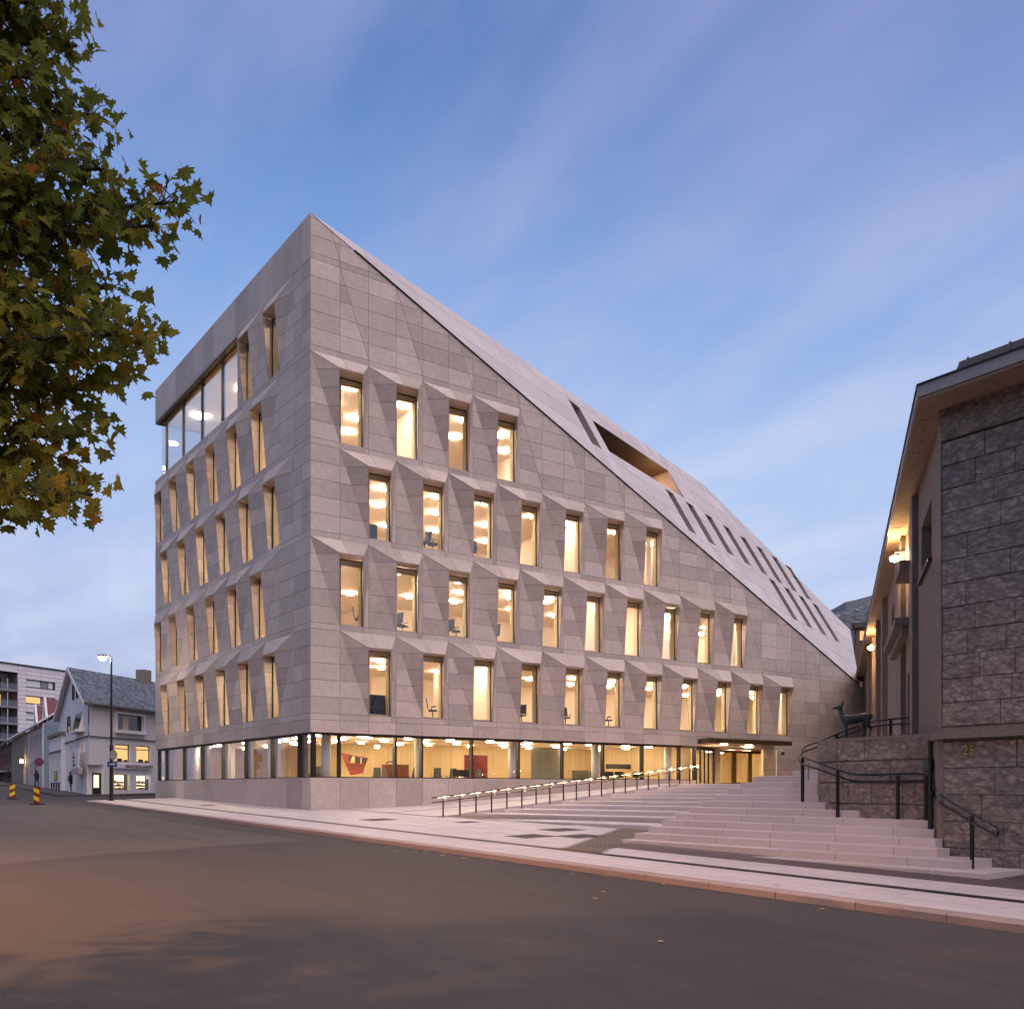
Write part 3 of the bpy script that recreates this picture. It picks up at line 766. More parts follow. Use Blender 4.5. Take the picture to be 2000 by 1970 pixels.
# lamps
lamp_me = {}
def lamp(pos, label, group, r=.28, mt='lampon'):
    key = (round(r, 2), mt)
    o = thing('ceiling_lamp', label, 'ceiling lamp', pos, group)
    if key not in lamp_me:
        b = MB(); b.cyl((0, 0), r, -.13, -.07, 18); dm = b.data('diffuser', M[mt])
        b = MB(); b.cyl((0, 0), r * .35, -.07, 0, 10); hm = b.data('holder', M['column']); lamp_me[key] = (dm, hm)
    for nm, me in zip(('diffuser', 'holder'), lamp_me[key]):
        c = bpy.data.objects.new(nm, me); COL.objects.link(c); c.parent = o
    return o
ORD = ['first', 'second', 'third', 'fourth', 'fifth', 'sixth', 'seventh', 'eighth', 'ninth', 'tenth', 'eleventh']
rowname = ['lowest', 'second lowest', 'third lowest', 'top']
random.seed(11)
for r in range(4):
    zc_ = RZ[r] + 3.72; off = WR / 2 if r % 2 == 0 else 0
    for k in range(nwin[r]):
        u = off + k * WR + 2.25; sl_k = (BY + u) / 43.65
        for j_, (w0, w1, r_, t_) in enumerate(((1.0, 2.4, .21, 'nearest the glass'), (3.2, 5.0, .19, 'farther inside'), (6.2, 8.6, .17, 'far back'))):
            if j_ and random.random() < .22: continue
            w_ = rnd(w0, w1); lamp((BX - w_, BY + u + sl_k * w_ + rnd(-.5, .5), zc_), 'round ceiling lamp %s, %s window from the corner, %s row' % (t_, ORD[k], rowname[r]), '%s lamps of the %s window row' % (('near', 'inner', 'far')[j_], rowname[r]), r=r_, mt='lampup')
    for k in range(6):
        lamp((BX - 3.5 - k * WL, BY + rnd(1.6, 3.6), zc_), 'round lit ceiling lamp behind the %s street-front window from the corner, %s row' % (ORD[k], rowname[r]), 'street side lamps of the %s row' % rowname[r], r=.34)
lamp((BX - 5.0, BY + 2.2, RZ[4] + 4.2), 'round lit ceiling lamp behind the topmost pair of street-front windows', 'lamp behind the top pair of windows', r=.34)
for i in range(10):
    for k in range(4):
        lamp((BX - 1.6 - k * 3.1 - rnd(0, .8), BY + 1.4 + i * 2.6 + rnd(-.4, .4), GTOP + .06), 'flat round lamp glowing on the ground-floor ceiling', 'ground floor ceiling lamps', r=.22 if k < 2 else .17, mt='lampgf')
for i in range(10): lamp((BX - 3.2 - (i // 2) * 4.4 + rnd(-.6, .6), BY + (1.6 if i % 2 else 4.4) + rnd(-.5, .5), GTOP + .06), 'flat round lamp on the ceiling behind the street-front glass', 'street side ground floor lamps', r=.26, mt='lampgf')
for (u, w_) in ((10.6, 2.2), (12.4, 4.6), (16.4, 3.0), (15.2, 3.9), (22.4, 2.0), (19.6, 5.0), (23.6, 5.2)):
    lamp((BX - u, BY + w_, gz1 - .05), 'round lamp on the ceiling of the glazed corner room', 'corner room lamps', r=.42)
# office partitions between the window bays, and pale curtains at a few windows
for r in range(4):
    off = WR / 2 if r % 2 == 0 else 0; k = (3, 7, 5, 2)[r]
    while k < nwin[r]:
        b = MB(); u = off + k * WR + .55; b.box((BX - rnd(5.5, 9), BY + u - .05, RZ[r] + .03), (BX - .46, BY + u + .05, RZ[r] + 3.71)); b.build('partition', M['paintwall'], hall); k += 9
for r, k, f_ in ((1, 5, .45), (1, 7, .5), (1, 9, .5), (0, 10, .5), (2, 6, .3)):
    off = WR / 2 if r % 2 == 0 else 0; u1 = off + (k + 1) * WR - .28; n_ = 12; W_ = 1.35 * f_
    b = MB(); pts = [(BX - .62 - .05 * (i % 2), BY + u1 - W_ + W_ * i / n_) for i in range(n_ + 1)]
    for p, q in zip(pts, pts[1:]): b.poly([(p[0], p[1], RZ[r] + .1), (q[0], q[1], RZ[r] + .1), (q[0], q[1], RZ[r] + 3.5), (p[0], p[1], RZ[r] + 3.5)])
    b.build('curtain', M['sheer'], hall)
# white columns behind the ground-floor glass
for i, (u, w_) in enumerate(((1.33, 1.1), (6.66, 1.1), (12.74, 1.1), (18.85, 1.1), (24.95, 1.1))):
    b = MB(); b.cyl((BX - w_, BY + u), .24, 2.25, GTOP + .05, 20); b.build('column', M['column'], hall, smooth=True)
for u in (8.0, 14.6, 21.3):
    b = MB(); b.cyl((BX - u, BY + 1.3), .26, 2.25, GTOP + .05, 20); b.build('column', M['column'], hall, smooth=True)
for u in ml[1:-1]:                                   # deep fins behind the street-front mullions
    b = MB(); b.box((BX - u - .13, BY + .42, 2.3), (BX - u + .13, BY + .62, GTOP)); b.build('window_fin', M['greyfab'], hall)

# ------------------------------------------------------------------ entrance: recess, doors, canopy
ZL = 2.46                                              # entrance landing level
b = MB()
DX = BX - 3.0
b.poly([(BX - .05, BY + 26.6, GTOP + .001), (BX - .05, BY + 32.87, GTOP + .001), (DX, BY + 37.5, GTOP + .001), (DX, BY + 31.0, GTOP + .001)])
b.build('recess_ceiling', M['canopy'], hall)
b = MB()
for z0, z1 in ((ZL, 3.25), (3.25, 4.05), (4.05, GTOP)):
    b = MB(); b.box((DX + .0, BY + 31.06, z0 + .006), (DX + .28, BY + 31.62, z1 - .006), rnd(0, 1)); b.build('entrance_jamb', M['stone'], hall)
b = MB(); b.box((BX - .22, BY + 32.9, ZL), (BX - .05, BY + 33.2, GTOP), .5); b.build('entrance_jamb', M['stone'], hall); b = MB()
b.box((DX - .1, BY + 36.5, ZL), (BX - .3, BY + 36.8, GTOP), .5)
b.build('entrance_jamb', M['stone'], hall)
# slanting side glazing between facade and door plane
g0, g1 = Vector((BX - .22, BY + 26.6, 0)), Vector((DX + .25, BY + 31.0, 0)); gd = (g1 - g0)
cuts_ = [0, .22, .45, .68, 1.0]
for a, c in zip(cuts_, cuts_[1:]):
    p0, p1 = g0 + gd * a, g0 + gd * c
    b = MB(); b.poly([(p0.x, p0.y, ZL + .05), (p1.x, p1.y, ZL + .05), (p1.x, p1.y, GTOP - .15), (p0.x, p0.y, GTOP - .15)]); p = b.build('side_pane', M['glass'], hall)
    gx = gd.normalized(); gy = Vector((-gx.y, gx.x, 0)); b = MB()
    b.obox(p1, gx, gy, .05, .05, ZL, GTOP); b.build('mullion', M['mullion'], p)
    m_ = (p0 + p1) / 2; b = MB(); b.obox(m_, gx, gy, (p1 - p0).length / 2 - .055, .045, ZL + .003, ZL + .10); b.build('bottom_rail', M['mullion'], p); b = MB(); b.obox(m_, gx, gy, (p1 - p0).length / 2 - .055, .045, GTOP - .2, GTOP - .004)
    b.build('head_rail', M['mullion'], p)
ds = [31.62, 33.28, 34.95, 36.5]
for i, (a, c) in enumerate(zip(ds, ds[1:])):
    y0, y1 = BY + a, BY + c; b = MB()
    b.box((DX - .06, y0 + .002, ZL), (DX + .06, y0 + .22, GTOP - .01)); b.box((DX - .06, y1 - .22, ZL), (DX + .06, y1 - .002, GTOP - .01)); b.box((DX - .058, y0 + .22, GTOP - .22), (DX + .058, y1 - .22, GTOP - .012)); b.box((DX - .055, y0 + .22, ZL + .003), (DX + .055, y1 - .22, ZL + .16))
    d = b.build('entrance_door', M['bronze'], hall)
    b = MB(); b.poly([(DX, y0 + .22, ZL + .16), (DX, y1 - .22, ZL + .16), (DX, y1 - .22, GTOP - .22), (DX, y0 + .22, GTOP - .22)]); b.build('pane', M['glass'], d)
    b = MB()
    for q in (.42, .62): b.tube([(DX + .14, y0 + q, ZL + .7), (DX + .14, y0 + q, ZL + 1.75)], .022, 8)
    for q in (.42, .62): b.tube([(DX + .05, y0 + q, ZL + .8), (DX + .14, y0 + q, ZL + .8)], .012, 6); b.tube([(DX + .05, y0 + q, ZL + 1.65), (DX + .14, y0 + q, ZL + 1.65)], .012, 6)
    b.build('handle', M['lining'], d)
# bright lobby behind the doors
b = MB()
b.poly([(DX - 5, BY + 26.5, ZL), (DX - 5, BY + 40, ZL), (DX - 5, BY + 40, GTOP + .06), (DX - 5, BY + 26.5, GTOP + .06)]); b.poly([(DX - 5, BY + 39, ZL), (DX, BY + 39, ZL), (DX, BY + 39, GTOP + .06), (DX - 5, BY + 39, GTOP + .06)])
b.build('inner_wall', M['woodwall'], hall)
b = MB(); b.poly([(DX - 5, BY + 26.4, ZL - .01), (DX, BY + 31, ZL - .01), (DX, BY + 39, ZL - .01), (DX - 5, BY + 39, ZL - .01)]); b.build('floor', M['floorin'], hall)
b = MB(); b.poly([(DX - 5, BY + 26.4, GTOP + .07), (DX - .1, BY + 31, GTOP + .07), (DX - .1, BY + 39, GTOP + .07), (DX - 5, BY + 39, GTOP + .07)]); b.build('ceiling', M['ceil'], hall)
for (dx, u) in ((1.2, 32.6), (1.4, 34.5), (2.4, 33.4), (1.3, 36.2), (3.2, 35.4), (3.4, 31.8)):
    lamp((DX - dx, BY + u, GTOP + .06), 'flat round lamp in the lobby behind the entrance doors', 'lobby ceiling lamps', r=.26, mt='lampgf')
# canopy
b = MB()
lo = [(BX - .04, BY + 26.55, 5.09), (BX + 1.6, BY + 25.8, 5.08), (BX + 1.6, BY + 33.85, 5.08), (BX - .04, BY + 33.85, 5.09)]
b.hexa(lo, [(x, y, z + .29) for x, y, z in lo]); cano = b.build('entrance_canopy', M['canopy'], hall)
for (dx, u) in ((.85, 28.0), (.2, 31.2)):
    o = thing('canopy_lamp', 'round downlight under the bronze entrance canopy, %s' % ('towards its left end' if u < 30 else 'over the middle door'), 'lamp', (BX + dx, BY + u, 5.08), 'lamps under the entrance canopy')
    b = MB(); b.cyl((BX + dx, BY + u), .22, 5.03, 5.078, 18); b.build('diffuser', M['lampcan'], o)
    b = MB(); b.tube([(BX + dx + .24 * math.cos(a), BY + u + .24 * math.sin(a), 5.06) for a in [i * math.pi / 8 for i in range(17)]], .02, 6); b.build('rim', M['mullion'], o)
o = thing('security_camera', 'black dome camera hanging from the wall under the right end of the canopy', 'camera', (BX + .25, BY + 34.5, 4.6))
b = MB(); b.ball((BX + .3, BY + 34.5, 4.62), .13, 12); b.build('dome', M['black'], o, smooth=True)
b = MB(); b.tube([(BX + .02, BY + 34.5, 4.85), (BX + .3, BY + 34.5, 4.85), (BX + .3, BY + 34.5, 4.7)], .04, 8); b.build('bracket', M['column'], o)
o = thing('drainpipe', 'thin pale pipe running down the stone wall right of the doors', 'pipe', (BX + .05, BY + 34.1, ZL))
b = MB(); b.tube([(BX + .07, BY + 34.1, ZL), (BX + .07, BY + 34.1, 4.8)], .035, 8); b.build('pipe', M['column'], o)

# ------------------------------------------------------------------ ramp, landing and the two flights of steps
def zf(y): return 1.12 + .0655 * (y - 22.3)
def zr(y): return 1.04 + .0955 * (y - 21.6)
def xr(y): return -34.98 - .0622 * (y - 21.6)
ramp_b = MB(); ys = [21.2 + i * .55 for i in range(41)]
rp = MB(); base_r = MB()
for i, (a, c) in enumerate(zip(ys, ys[1:])):
    xs_ = [BX + .03 + k * (xr(a) - BX - .03) / 4 for k in range(5)]; xs2 = [BX + .03 + k * (xr(c) - BX - .03) / 4 for k in range(5)]
    def rz(y, k): return min(ZL, max(zf(y), pav_z(BX, y)) * (1 - k / 4) + max(zr(y), pav_z(-35, y)) * k / 4) + .02
    for k in range(4):
        g = .008; x00, x01, x10, x11 = xs_[k], xs_[k + 1], xs2[k], xs2[k + 1]
        top = [(x00 + g, a + g, rz(a, k)), (x01 - g, a + g, rz(a, k + 1)), (x11 - g, c - g, rz(c, k + 1)), (x10 + g, c - g, rz(c, k))]
        rp.hexa([(p[0], p[1], p[2] - .05) for p in top], top, rnd(0, 1))
    base_r.poly([(BX, a, rz(a, 0) - .022), (xr(a), a, rz(a, 4) - .02), (xr(c), c, rz(c, 4) - .02), (BX, c, rz(c, 0) - .02)])
for a, c in zip(ys, ys[1:]):
    rp.poly([(xr(a), a, min(ZL, max(zr(a), pav_z(-35, a))) + .018), (xr(c), c, min(ZL, max(zr(c), pav_z(-35, c))) + .018), (xr(c), c, .2), (xr(a), a, .2)], .5)
rampo = base_r.build('ramp', M['gjoint']); tag(rampo, kind='structure')
rp.build('paving_slab', M['granite'], rampo, kind='stuff')
b = MB()
for i, (a, c) in enumerate(zip(ys, ys[1:])):           # dark guide line along the ramp
    b.hexa([(BX + 4.6, a, rz(a, 2.15) - .02), (BX + 4.75, a, rz(a, 2.22) - .02), (BX + 4.75, c, rz(c, 2.22) - .02), (BX + 4.6, c, rz(c, 2.15) - .02)],
           [(BX + 4.6, a, rz(a, 2.15) + .008), (BX + 4.75, a, rz(a, 2.22) + .008), (BX + 4.75, c, rz(c, 2.22) + .008), (BX + 4.6, c, rz(c, 2.15) + .008)])
b.build('guide_line', M['darkslab'], rampo)
sheet('landing', [(-36.0, 36.5, ZL - .004), (-20, 39.6, ZL - .004), (-20, 60, ZL - .004), (BX - 8, 60, ZL - .004), (BX - 8, 42.9, ZL - .004), (BX, 42.9, ZL - .004)], M['granite'])

wide = thing('wide_steps', 'broad flight of pale granite steps climbing to the curved dark wall', 'steps', (-16, 18.45, .45))
H0, DH, DT = .567, .183, .44
lx = [-20.56, -20.92, -20.83, -20.72, -20.6, -20.49, -20.38, -20.28, -20.17, -20.06, -19.95, -19.84]
rx = [-9.94, -10.7, -11.5, -11.8, -12.1, -12.3, -13.5, -15.3, -16.2, -16.7, -16.9, -17.0]
for k in range(12):
    y0 = 18.45 + DT * k; z1 = H0 + DH * k; z0 = z1 - DH - (.12 if k == 0 else .02)
    yb_ = y0 + (DT + .05 if k < 11 else 1.6)
    if k in (0, 1, 2): yb_ = 20.1 if k < 2 else yb_
    x = rx[k]; j = rnd(.4, 1.0)
    while x > lx[k] + .02:
        ln = rnd(1.45, 1.95) - j; j = 0; x2 = max(x - ln, lx[k])
        if x2 - lx[k] < .5: x2 = lx[k]
        b = MB(); g = .007; e = rnd(0, .003); bev = .012
        # block with a small arris on the nosing
        prof = [(y0, z0), (y0, z1 - bev), (y0 + bev, z1), (yb_ if x < -11.95 else min(yb_, 20.05), z1), (yb_ if x < -11.95 else min(yb_, 20.05), z0)]
        b.hexa([(x2 + g, p, q) for p, q in prof][::-1], [(x - g, p, q) for p, q in prof][::-1], rnd(0, 1)); b.build('step_block', M['granite'], wide)
        x = x2
b = MB()
for k in range(12): b.box((lx[k] + .012, 18.46 + DT * k, .2), (min(rx[k], -11.99) - .012, 24.9, H0 + DH * k - .03))
b.box((-19.8, 24.8, .5), (-17.0, 46, 2.56)); b.box((-17.01, 26, .5), (-12, 46, 2.555)); b.build('core', M['gjoint'], wide)
b = MB(); b.box((-19.0, 24.1, 2.4), (-17.0, 26, 2.76), .5); b.build('step_block', M['granite'], wide)
b = MB(); b.box((-19.84, 24.9, 2.3), (-17.0, 46, 2.582), .5); b.build('upper_platform', M['granite'], wide)

longs = thing('long_steps', 'low flight of long granite steps fanning up between the ramp and the wide steps', 'steps', (-28, 22, 1))
SL = .217
tipy = [21.55, 23.14, 24.81, 26.5, 28.2, 29.83, 31.48, 33.1, 34.72, 36.32]; tipz = [.99, 1.15, 1.32, 1.485, 1.645, 1.805, 1.96, 2.12, 2.285, 2.45]
for k in range(10):
    yt = tipy[k]; xt = xr(yt) if k else -33.9; z1 = tipz[k]; z0 = z1 - (.19 if k else .26)
    x = xt - .02
    xe = -20.0; j = rnd(.3, 1.2)
    sl_ = SL if k else .10
    depth_ = 1.85
    while x < xe - .02:
        ln = rnd(1.5, 2.1) - j; j = 0; x2 = min(x + ln, xe)
        if xe - x2 < .5: x2 = xe
        def yy(q): return yt + (q - xt) * sl_
        b = MB(); g = .007; bev = .012
        def prof(q): return [(q, yy(q), z0), (q, yy(q), z1 - bev), (q, yy(q) + bev, z1), (q, yy(q) + depth_, z1), (q, yy(q) + depth_, z0)]
        b.hexa(prof(x + g)[::-1], prof(x2 - g)[::-1], rnd(0, 1)); b.build('step_block', M['granite'], longs)
        x = x2

# ------------------------------------------------------------------ handrail along the ramp, with small lights under the rail
rail = thing('ramp_handrail', 'double dark handrail with small lights running up the ramp', 'handrail', (-35, 21.6, 1))
py_ = [21.58, 22.45, 23.31, 24.16, 25.02, 25.88, 26.72, 27.55, 28.39, 29.21, 30.05, 30.86, 31.68, 32.49, 33.31, 34.12, 34.91, 35.69, 36.49, 37.28, 37.82]
def rtop(y): return 1.83 + (y - 21.05) * .0945
for i, y in enumerate(py_):
    zb = tipz[0] + .02
    for k in range(10):
        if y > tipy[k] - .05: zb = tipz[k]
    b = MB(); b.box((xr(y) - .016, y - .028, zb - .15), (xr(y) + .016, y + .028, rtop(y) - .17)); b.box((xr(y) - .012, y - .012, rtop(y) - .17), (xr(y) + .012, y + .012, rtop(y) - .02))
    b.build('post', M['blackmetal'], rail)
    b = MB(); dy = .13 if i % 2 else .05; b.box((xr(y) - .012, y + dy - .02, rtop(y + dy) - .042), (xr(y) + .012, y + dy + .05, rtop(y + dy) - .026)); b.build('rail_light', M['led'], rail) if i < 99 else None
for dz, r_, m_ in ((0, .024, 'blackmetal'), (-.20, .021, 'railmetal')):
    b = MB(); b.tube([(xr(21.0), 21.0, rtop(21.0) + dz), (xr(38.1), 38.1, rtop(38.1) + dz)], r_, 8); b.build('rail', M[m_], rail, smooth=True)

M['ledstrip'] = emit('handrail_strip', (1.0, .66, .36), 16.0)
b = MB()
for y in [21.3 + i * .84 for i in range(20)]:
    y2 = y + .62; b.box((0, 0, 0), (.001, .001, .001)) if False else b.hexa([(xr(y) - .005, y, rtop(y) - .0295), (xr(y) + .005, y, rtop(y) - .0295), (xr(y2) + .005, y2, rtop(y2) - .0295), (xr(y2) - .005, y2, rtop(y2) - .0295)], [(xr(y) - .005, y, rtop(y) - .0255), (xr(y) + .005, y, rtop(y) - .0255), (xr(y2) + .005, y2, rtop(y2) - .0255), (xr(y2) - .005, y2, rtop(y2) - .0255)])
b.build('light_strip', M['ledstrip'], rail, kind='stuff')
# ------------------------------------------------------------------ old stone building on the right
SD = Vector((-.5901, .8073, 0)); SN = Vector((-.8073, -.5901, 0))     # side wall: direction, outward normal
OC = Vector((-11.92, 20.23, 0))
old = thing('old_stone_building', 'dark weathered stone building with deep lamp-lit eaves and a stone ledge', 'building', (-11.92, 20.23, .5))
def sp(s, z, o_=0.): p = OC + SD * s + SN * o_; return (p.x, p.y, z)
b = MB()
b.poly([(-11.965, 20.275, 3.2), (2, 20.275, 3.2), (2, 20.275, 10.55), (-11.965, 20.275, 10.55)]); b.poly([(-11.95, 20.11, -.4), (2, 20.11, -.6), (2, 20.11, 3.35), (-11.95, 20.11, 3.35)])
b.poly([sp(58, 10.5, -8), sp(58, 14, -14), (2, 40, 14), (2, 40, 0), (2, 20.3, 0), (2, 20.3, 10.5)][:3]); 
owall = b.build('front_wall', M['oldjoint'], old)
def ashlar(x0, x1, z0, z1, yf, hh, wl):
    z = z0; r = 0
    while z < z1 - .05:
        h_ = min(hh, z1 - z); x = x0 - (rnd(.0, .5) if r % 2 else 0)
        while x < x1:
            ln = random.choice(wl); a, c = max(x, x0), min(x + ln, x1)
            if c - a > .12:
                b = MB(); g = .004; d = rnd(-.016, .004); ch = .008
                q = [(a + g, z + g), (c - g, z + g), (c - g, z + h_ - g), (a + g, z + h_ - g)]; q2 = [(a + g + ch, z + g + ch), (c - g - ch, z + g + ch), (c - g - ch, z + h_ - g - ch), (a + g + ch, z + h_ - g - ch)]
                b.hexa([(p, yf, w_) for p, w_ in q], [(p, yf - .025 - d, w_) for p, w_ in q2], rnd(0, 1)); b.build('stone_block', M['oldstone'], owall)
            x += ln
        z += h_; r += 1
random.seed(5)
ashlar(-11.92, -5.5, 3.56, 9.8, 20.25, .52, (.75, .85, 1.3, 1.5))
ashlar(-11.80, -5.5, .35, 3.22, 20.10, .575, (.8, .85, 1.4, 1.6))
b = MB(); b.box((-11.92, 20.16, 9.83), (-4, 20.24, 10.5), .2); b.box((-11.94, 20.12, 10.42), (-4, 20.2, 10.5)); b.build('frieze', M['oldstone'], old)
# ledge wrapping the corner
def wrap(b, z0, z1, o_front, o_side, smax, front_y=20.23, xr_=-4, tone=.5):
    c = OC + Vector((0, front_y - 20.23, 0))
    # corner of the two offset lines
    yf = 20.23 - o_front; p0 = OC + SN * o_side; t = (yf - p0.y) / SD.y; k = p0 + SD * t
    e = OC + SD * smax + SN * o_side; i0 = OC + SD * smax - SN * .1
    lo = [(xr_, yf), (xr_, 20.33), (OC.x + .05, OC.y + .1), (i0.x, i0.y), (e.x, e.y), (k.x, k.y)]
    b.add([(x, y, z0) for x, y in lo] + [(x, y, z1) for x, y in lo], [(0, 1, 2, 5), (2, 3, 4, 5), (11, 8, 7, 6), (11, 10, 9, 8)] + [(i, (i + 1) % 6, 6 + (i + 1) % 6, 6 + i) for i in range(6)], tone)
    return k
b = MB(); wrap(b, 3.28, 3.44, .38, .16, 2.0); wrap(b, 3.441, 3.52, .30, .08, 2.0); b.build('ledge', M['oldside'], old)
b = MB(); wrap(b, 10.5, 10.56, .98, .53, 57); so = b.build('eaves_soffit', M['soffit'], old)
b = MB(); kx = wrap(b, 10.562, 10.80, 1.02, .56, 57.2); b.build('cornice', M['zinc'], old)
b = MB(); wrap(b, 10.802, 10.84, 1.05, .59, 57.2); b.build('roof_edge', M['mullion'], old)
b = MB(); yr = 19.9
b.poly([(-11.55, yr, 10.84), (2, yr, 10.84), (2, yr + .12, 11.36), (-11.40, yr + .12, 11.36)]); b.poly([(-11.55, yr, 10.84), (-11.40, yr + .12, 11.36), (-34, 52, 11.36), (-34.2, 52, 10.84)]); b.poly([(-11.40, yr + .12, 11.36), (2, yr + .12, 11.36), (2, 60, 15), (-34, 52, 11.36)])
b.build('roof', M['rooftile'], old)
b = MB()
for i in range(9): b.tube([(-11.3 + i * .9, yr - .02, 10.84), (-11.2 + i * .9, yr + .11, 11.38)], .025, 6)
b.build('roof_seam', M['rooftile'], old)
for i in range(16):
    s_ = .4 + i * .62 * (1 + .08 * i)
    b = MB()
    for o_ in (.26,) if i % 3 else (.26, .38): p = OC + SD * s_ + SN * o_; b.cyl((p.x, p.y), .028, 10.488, 10.503, 8)
    b.build('vent_hole', M['black'], so)
# side wall with openings (s along the wall, z up)
opens = [(2.35, 5.15, 7.8, 9.25, 'w'), (8.85, 10.2, 3.3, 5.85, 'd'), (16.2, 18.9, 7.8, 9.4, 'w'), (24.5, 26.6, 4.0, 8.9, 'w'), (29.5, 31.4, 4.0, 8.6, 'w'), (35.5, 37.5, 4, 8.8, 'w'), (42, 44, 4, 8.6, 'w')]
ss = sorted(set([0, 58] + [o_[0] for o_ in opens] + [o_[1] for o_ in opens]))
b = MB()
for a, c in zip(ss, ss[1:]):
    hs = [o_ for o_ in opens if o_[0] <= a + .01 and o_[1] >= c - .01]
    segs = [(.3, 10.5)] if not hs else [(.3, hs[0][2]), (hs[0][3], 10.5)]
    for z0, z1 in segs: b.poly([sp(a, z0), sp(c, z0), sp(c, z1), sp(a, z1)])
for (a, c, z0, z1, k) in opens:
    d = -.38
    b.poly([sp(a, z0), sp(a, z1), sp(a, z1, d), sp(a, z0, d)]); b.poly([sp(c, z0), sp(c, z1), sp(c, z1, d), sp(c, z0, d)]); b.poly([sp(a, z1), sp(c, z1), sp(c, z1, d), sp(a, z1, d)]); b.poly([sp(a, z0), sp(c, z0), sp(c, z0, d), sp(a, z0, d)])
b.build('side_wall', M['oldside'], old)
def sbox(b, s0, s1, z0, z1, o0, o1, tone=.5):
    b.hexa([sp(s0, z0, o0), sp(s1, z0, o0), sp(s1, z0, o1), sp(s0, z0, o1)], [sp(s0, z1, o0), sp(s1, z1, o0), sp(s1, z1, o1), sp(s0, z1, o1)], tone)
for (a, c, z0, z1, k) in opens:
    b = MB(); b.poly([sp(a, z0, -.36), sp(c, z0, -.36), sp(c, z1, -.36), sp(a, z1, -.36)])
    o = b.build('window' if k == 'w' else 'door', M['windark'] if k == 'w' else M['brownwood'], old)
    b = MB(); sbox(b, a, c, z1 - .1, z1 - .002, -.355, -.28); sbox(b, a, a + .1, z0, z1 - .1, -.355, -.28); sbox(b, c - .1, c, z0, z1 - .1, -.355, -.28); sbox(b, (a + c) / 2 - .05, (a + c) / 2 + .05, z0, z1 - .1, -.354, -.29); b.build('frame', M['darkmetal'], o)
    if k == 'w' and z0 > 5: b = MB(); sbox(b, a - .1, c + .1, z0 - .08, z0 - .002, -.3, .1); b.build('sill', M['mullion'], o)
b = MB(); sbox(b, .02, .75, 3.52, 10.3, .0, .03); b.build('corner_strip', M['oldside'], old)
for (s0, s1, z0, z1) in ((6.2, 7.2, 3.5, 10.4), (11.0, 14.2, 3.5, 10.45), (22.0, 23.2, 3.5, 10.45), (28, 28.7, 3.5, 10.45), (33, 33.8, 3.5, 10.45), (39.5, 40.4, 3.5, 10.45)):
    b = MB(); sbox(b, s0, s1, z0, z1, .0, .16 if s0 < 20 else .22); b.build('pilaster', M['oldside'], old)
b = MB(); sbox(b, 7.22, 9.5, 8.62, 8.86, .0, .42); b.build('lintel', M['oldside'], old)
b = MB(); sbox(b, 7.25, 13.9, 6.98, 7.2, .17, .55); sbox(b, 7.4, 13.7, 6.75, 6.978, .165, .35); b.build('portal_cornice', M['oldside'], old)
# lower side pier under the ledge, with the dark downpipe
b = MB(); b.hexa([(-11.95, 20.09, .2), (-11.8, 20.09, .2), (-11.8, 20.5, .2), (-12.35, 20.65, .2)], [(-11.95, 20.09, 3.28), (-11.8, 20.09, 3.28), (-11.8, 20.5, 3.28), (-12.35, 20.65, 3.28)]); b.build('corner_pier', M['oldside'], old)
b = MB(); b.tube([(-12.42, 20.60, 3.3), (-12.42, 20.60, 1.3)], .055, 10); b.build('downpipe', M['blackmetal'], old)
# bracket lamps under the eaves
for i, (s_, z_, o_) in enumerate(((11.0, 9.75, .34), (31.6, 9.65, .34))):
    p = Vector(sp(s_, z_, o_)); o = thing('wall_lamp', 'bright warm lamp on a bracket under the old eaves, %s' % ('nearer the stone corner' if i == 0 else 'far along the passage'), 'wall lamp', p, 'lamps under the old eaves')
    b = MB(); b.ball(p, (.15, .15, .10), 12); b.build('globe', M['bulb'], o, smooth=True)
    b = MB(); b.tube([p + Vector((0, 0, .1)), p + Vector((0, 0, .2)), sp(s_, z_ + .28, .0)], .03, 8); b.build('bracket', M['blackmetal'], o)
o = thing('house_number', 'gold numerals 25 on the dark stone below the ledge', 'house number', (-11.1, 20.02, 3.0))
text('25', .28, M['gold'], o, (-11.34, 20.045, 2.93), (1, 0, 0))


# ------------------------------------------------------------------ curved dark retaining wall
cw = thing('curved_stone_wall', 'dark curved stone wall carrying the bronze deer', 'wall', (-15, 21.5, .9))
path = [(-12.0, 20.93), (-13.4, 21.02), (-14.6, 21.13), (-15.4, 21.32), (-16.1, 21.68), (-16.65, 22.2), (-17.0, 22.9), (-17.12, 23.7), (-17.0, 24.6), (-16.6, 25.6), (-16.0, 26.6)]
def pathpt(s_):
    for p, q in zip(path, path[1:]):
        l_ = math.hypot(q[0] - p[0], q[1] - p[1])
        if s_ <= l_: return (p[0] + (q[0] - p[0]) * s_ / l_, p[1] + (q[1] - p[1]) * s_ / l_), ((q[1] - p[1]) / l_, -(q[0] - p[0]) / l_)
        s_ -= l_
    return path[-1], (0, 1)
plen = sum(math.hypot(q[0] - p[0], q[1] - p[1]) for p, q in zip(path, path[1:]))
b = MB(); inn = [(-12.0, 21.4), (-14.4, 21.6), (-15.9, 22.4), (-16.5, 23.6), (-15.6, 26.4)]
poly_ = [pathpt(i * plen / 24)[0] for i in range(25)]
b.hexa([(x, y, .6) for x, y in poly_ + [(-13, 26.6)]], [(x, y, 3.42) for x, y in poly_ + [(-13, 26.6)]]); cwc = b.build('core', M['oldjoint'], cw)
z = 1.3; r = 0
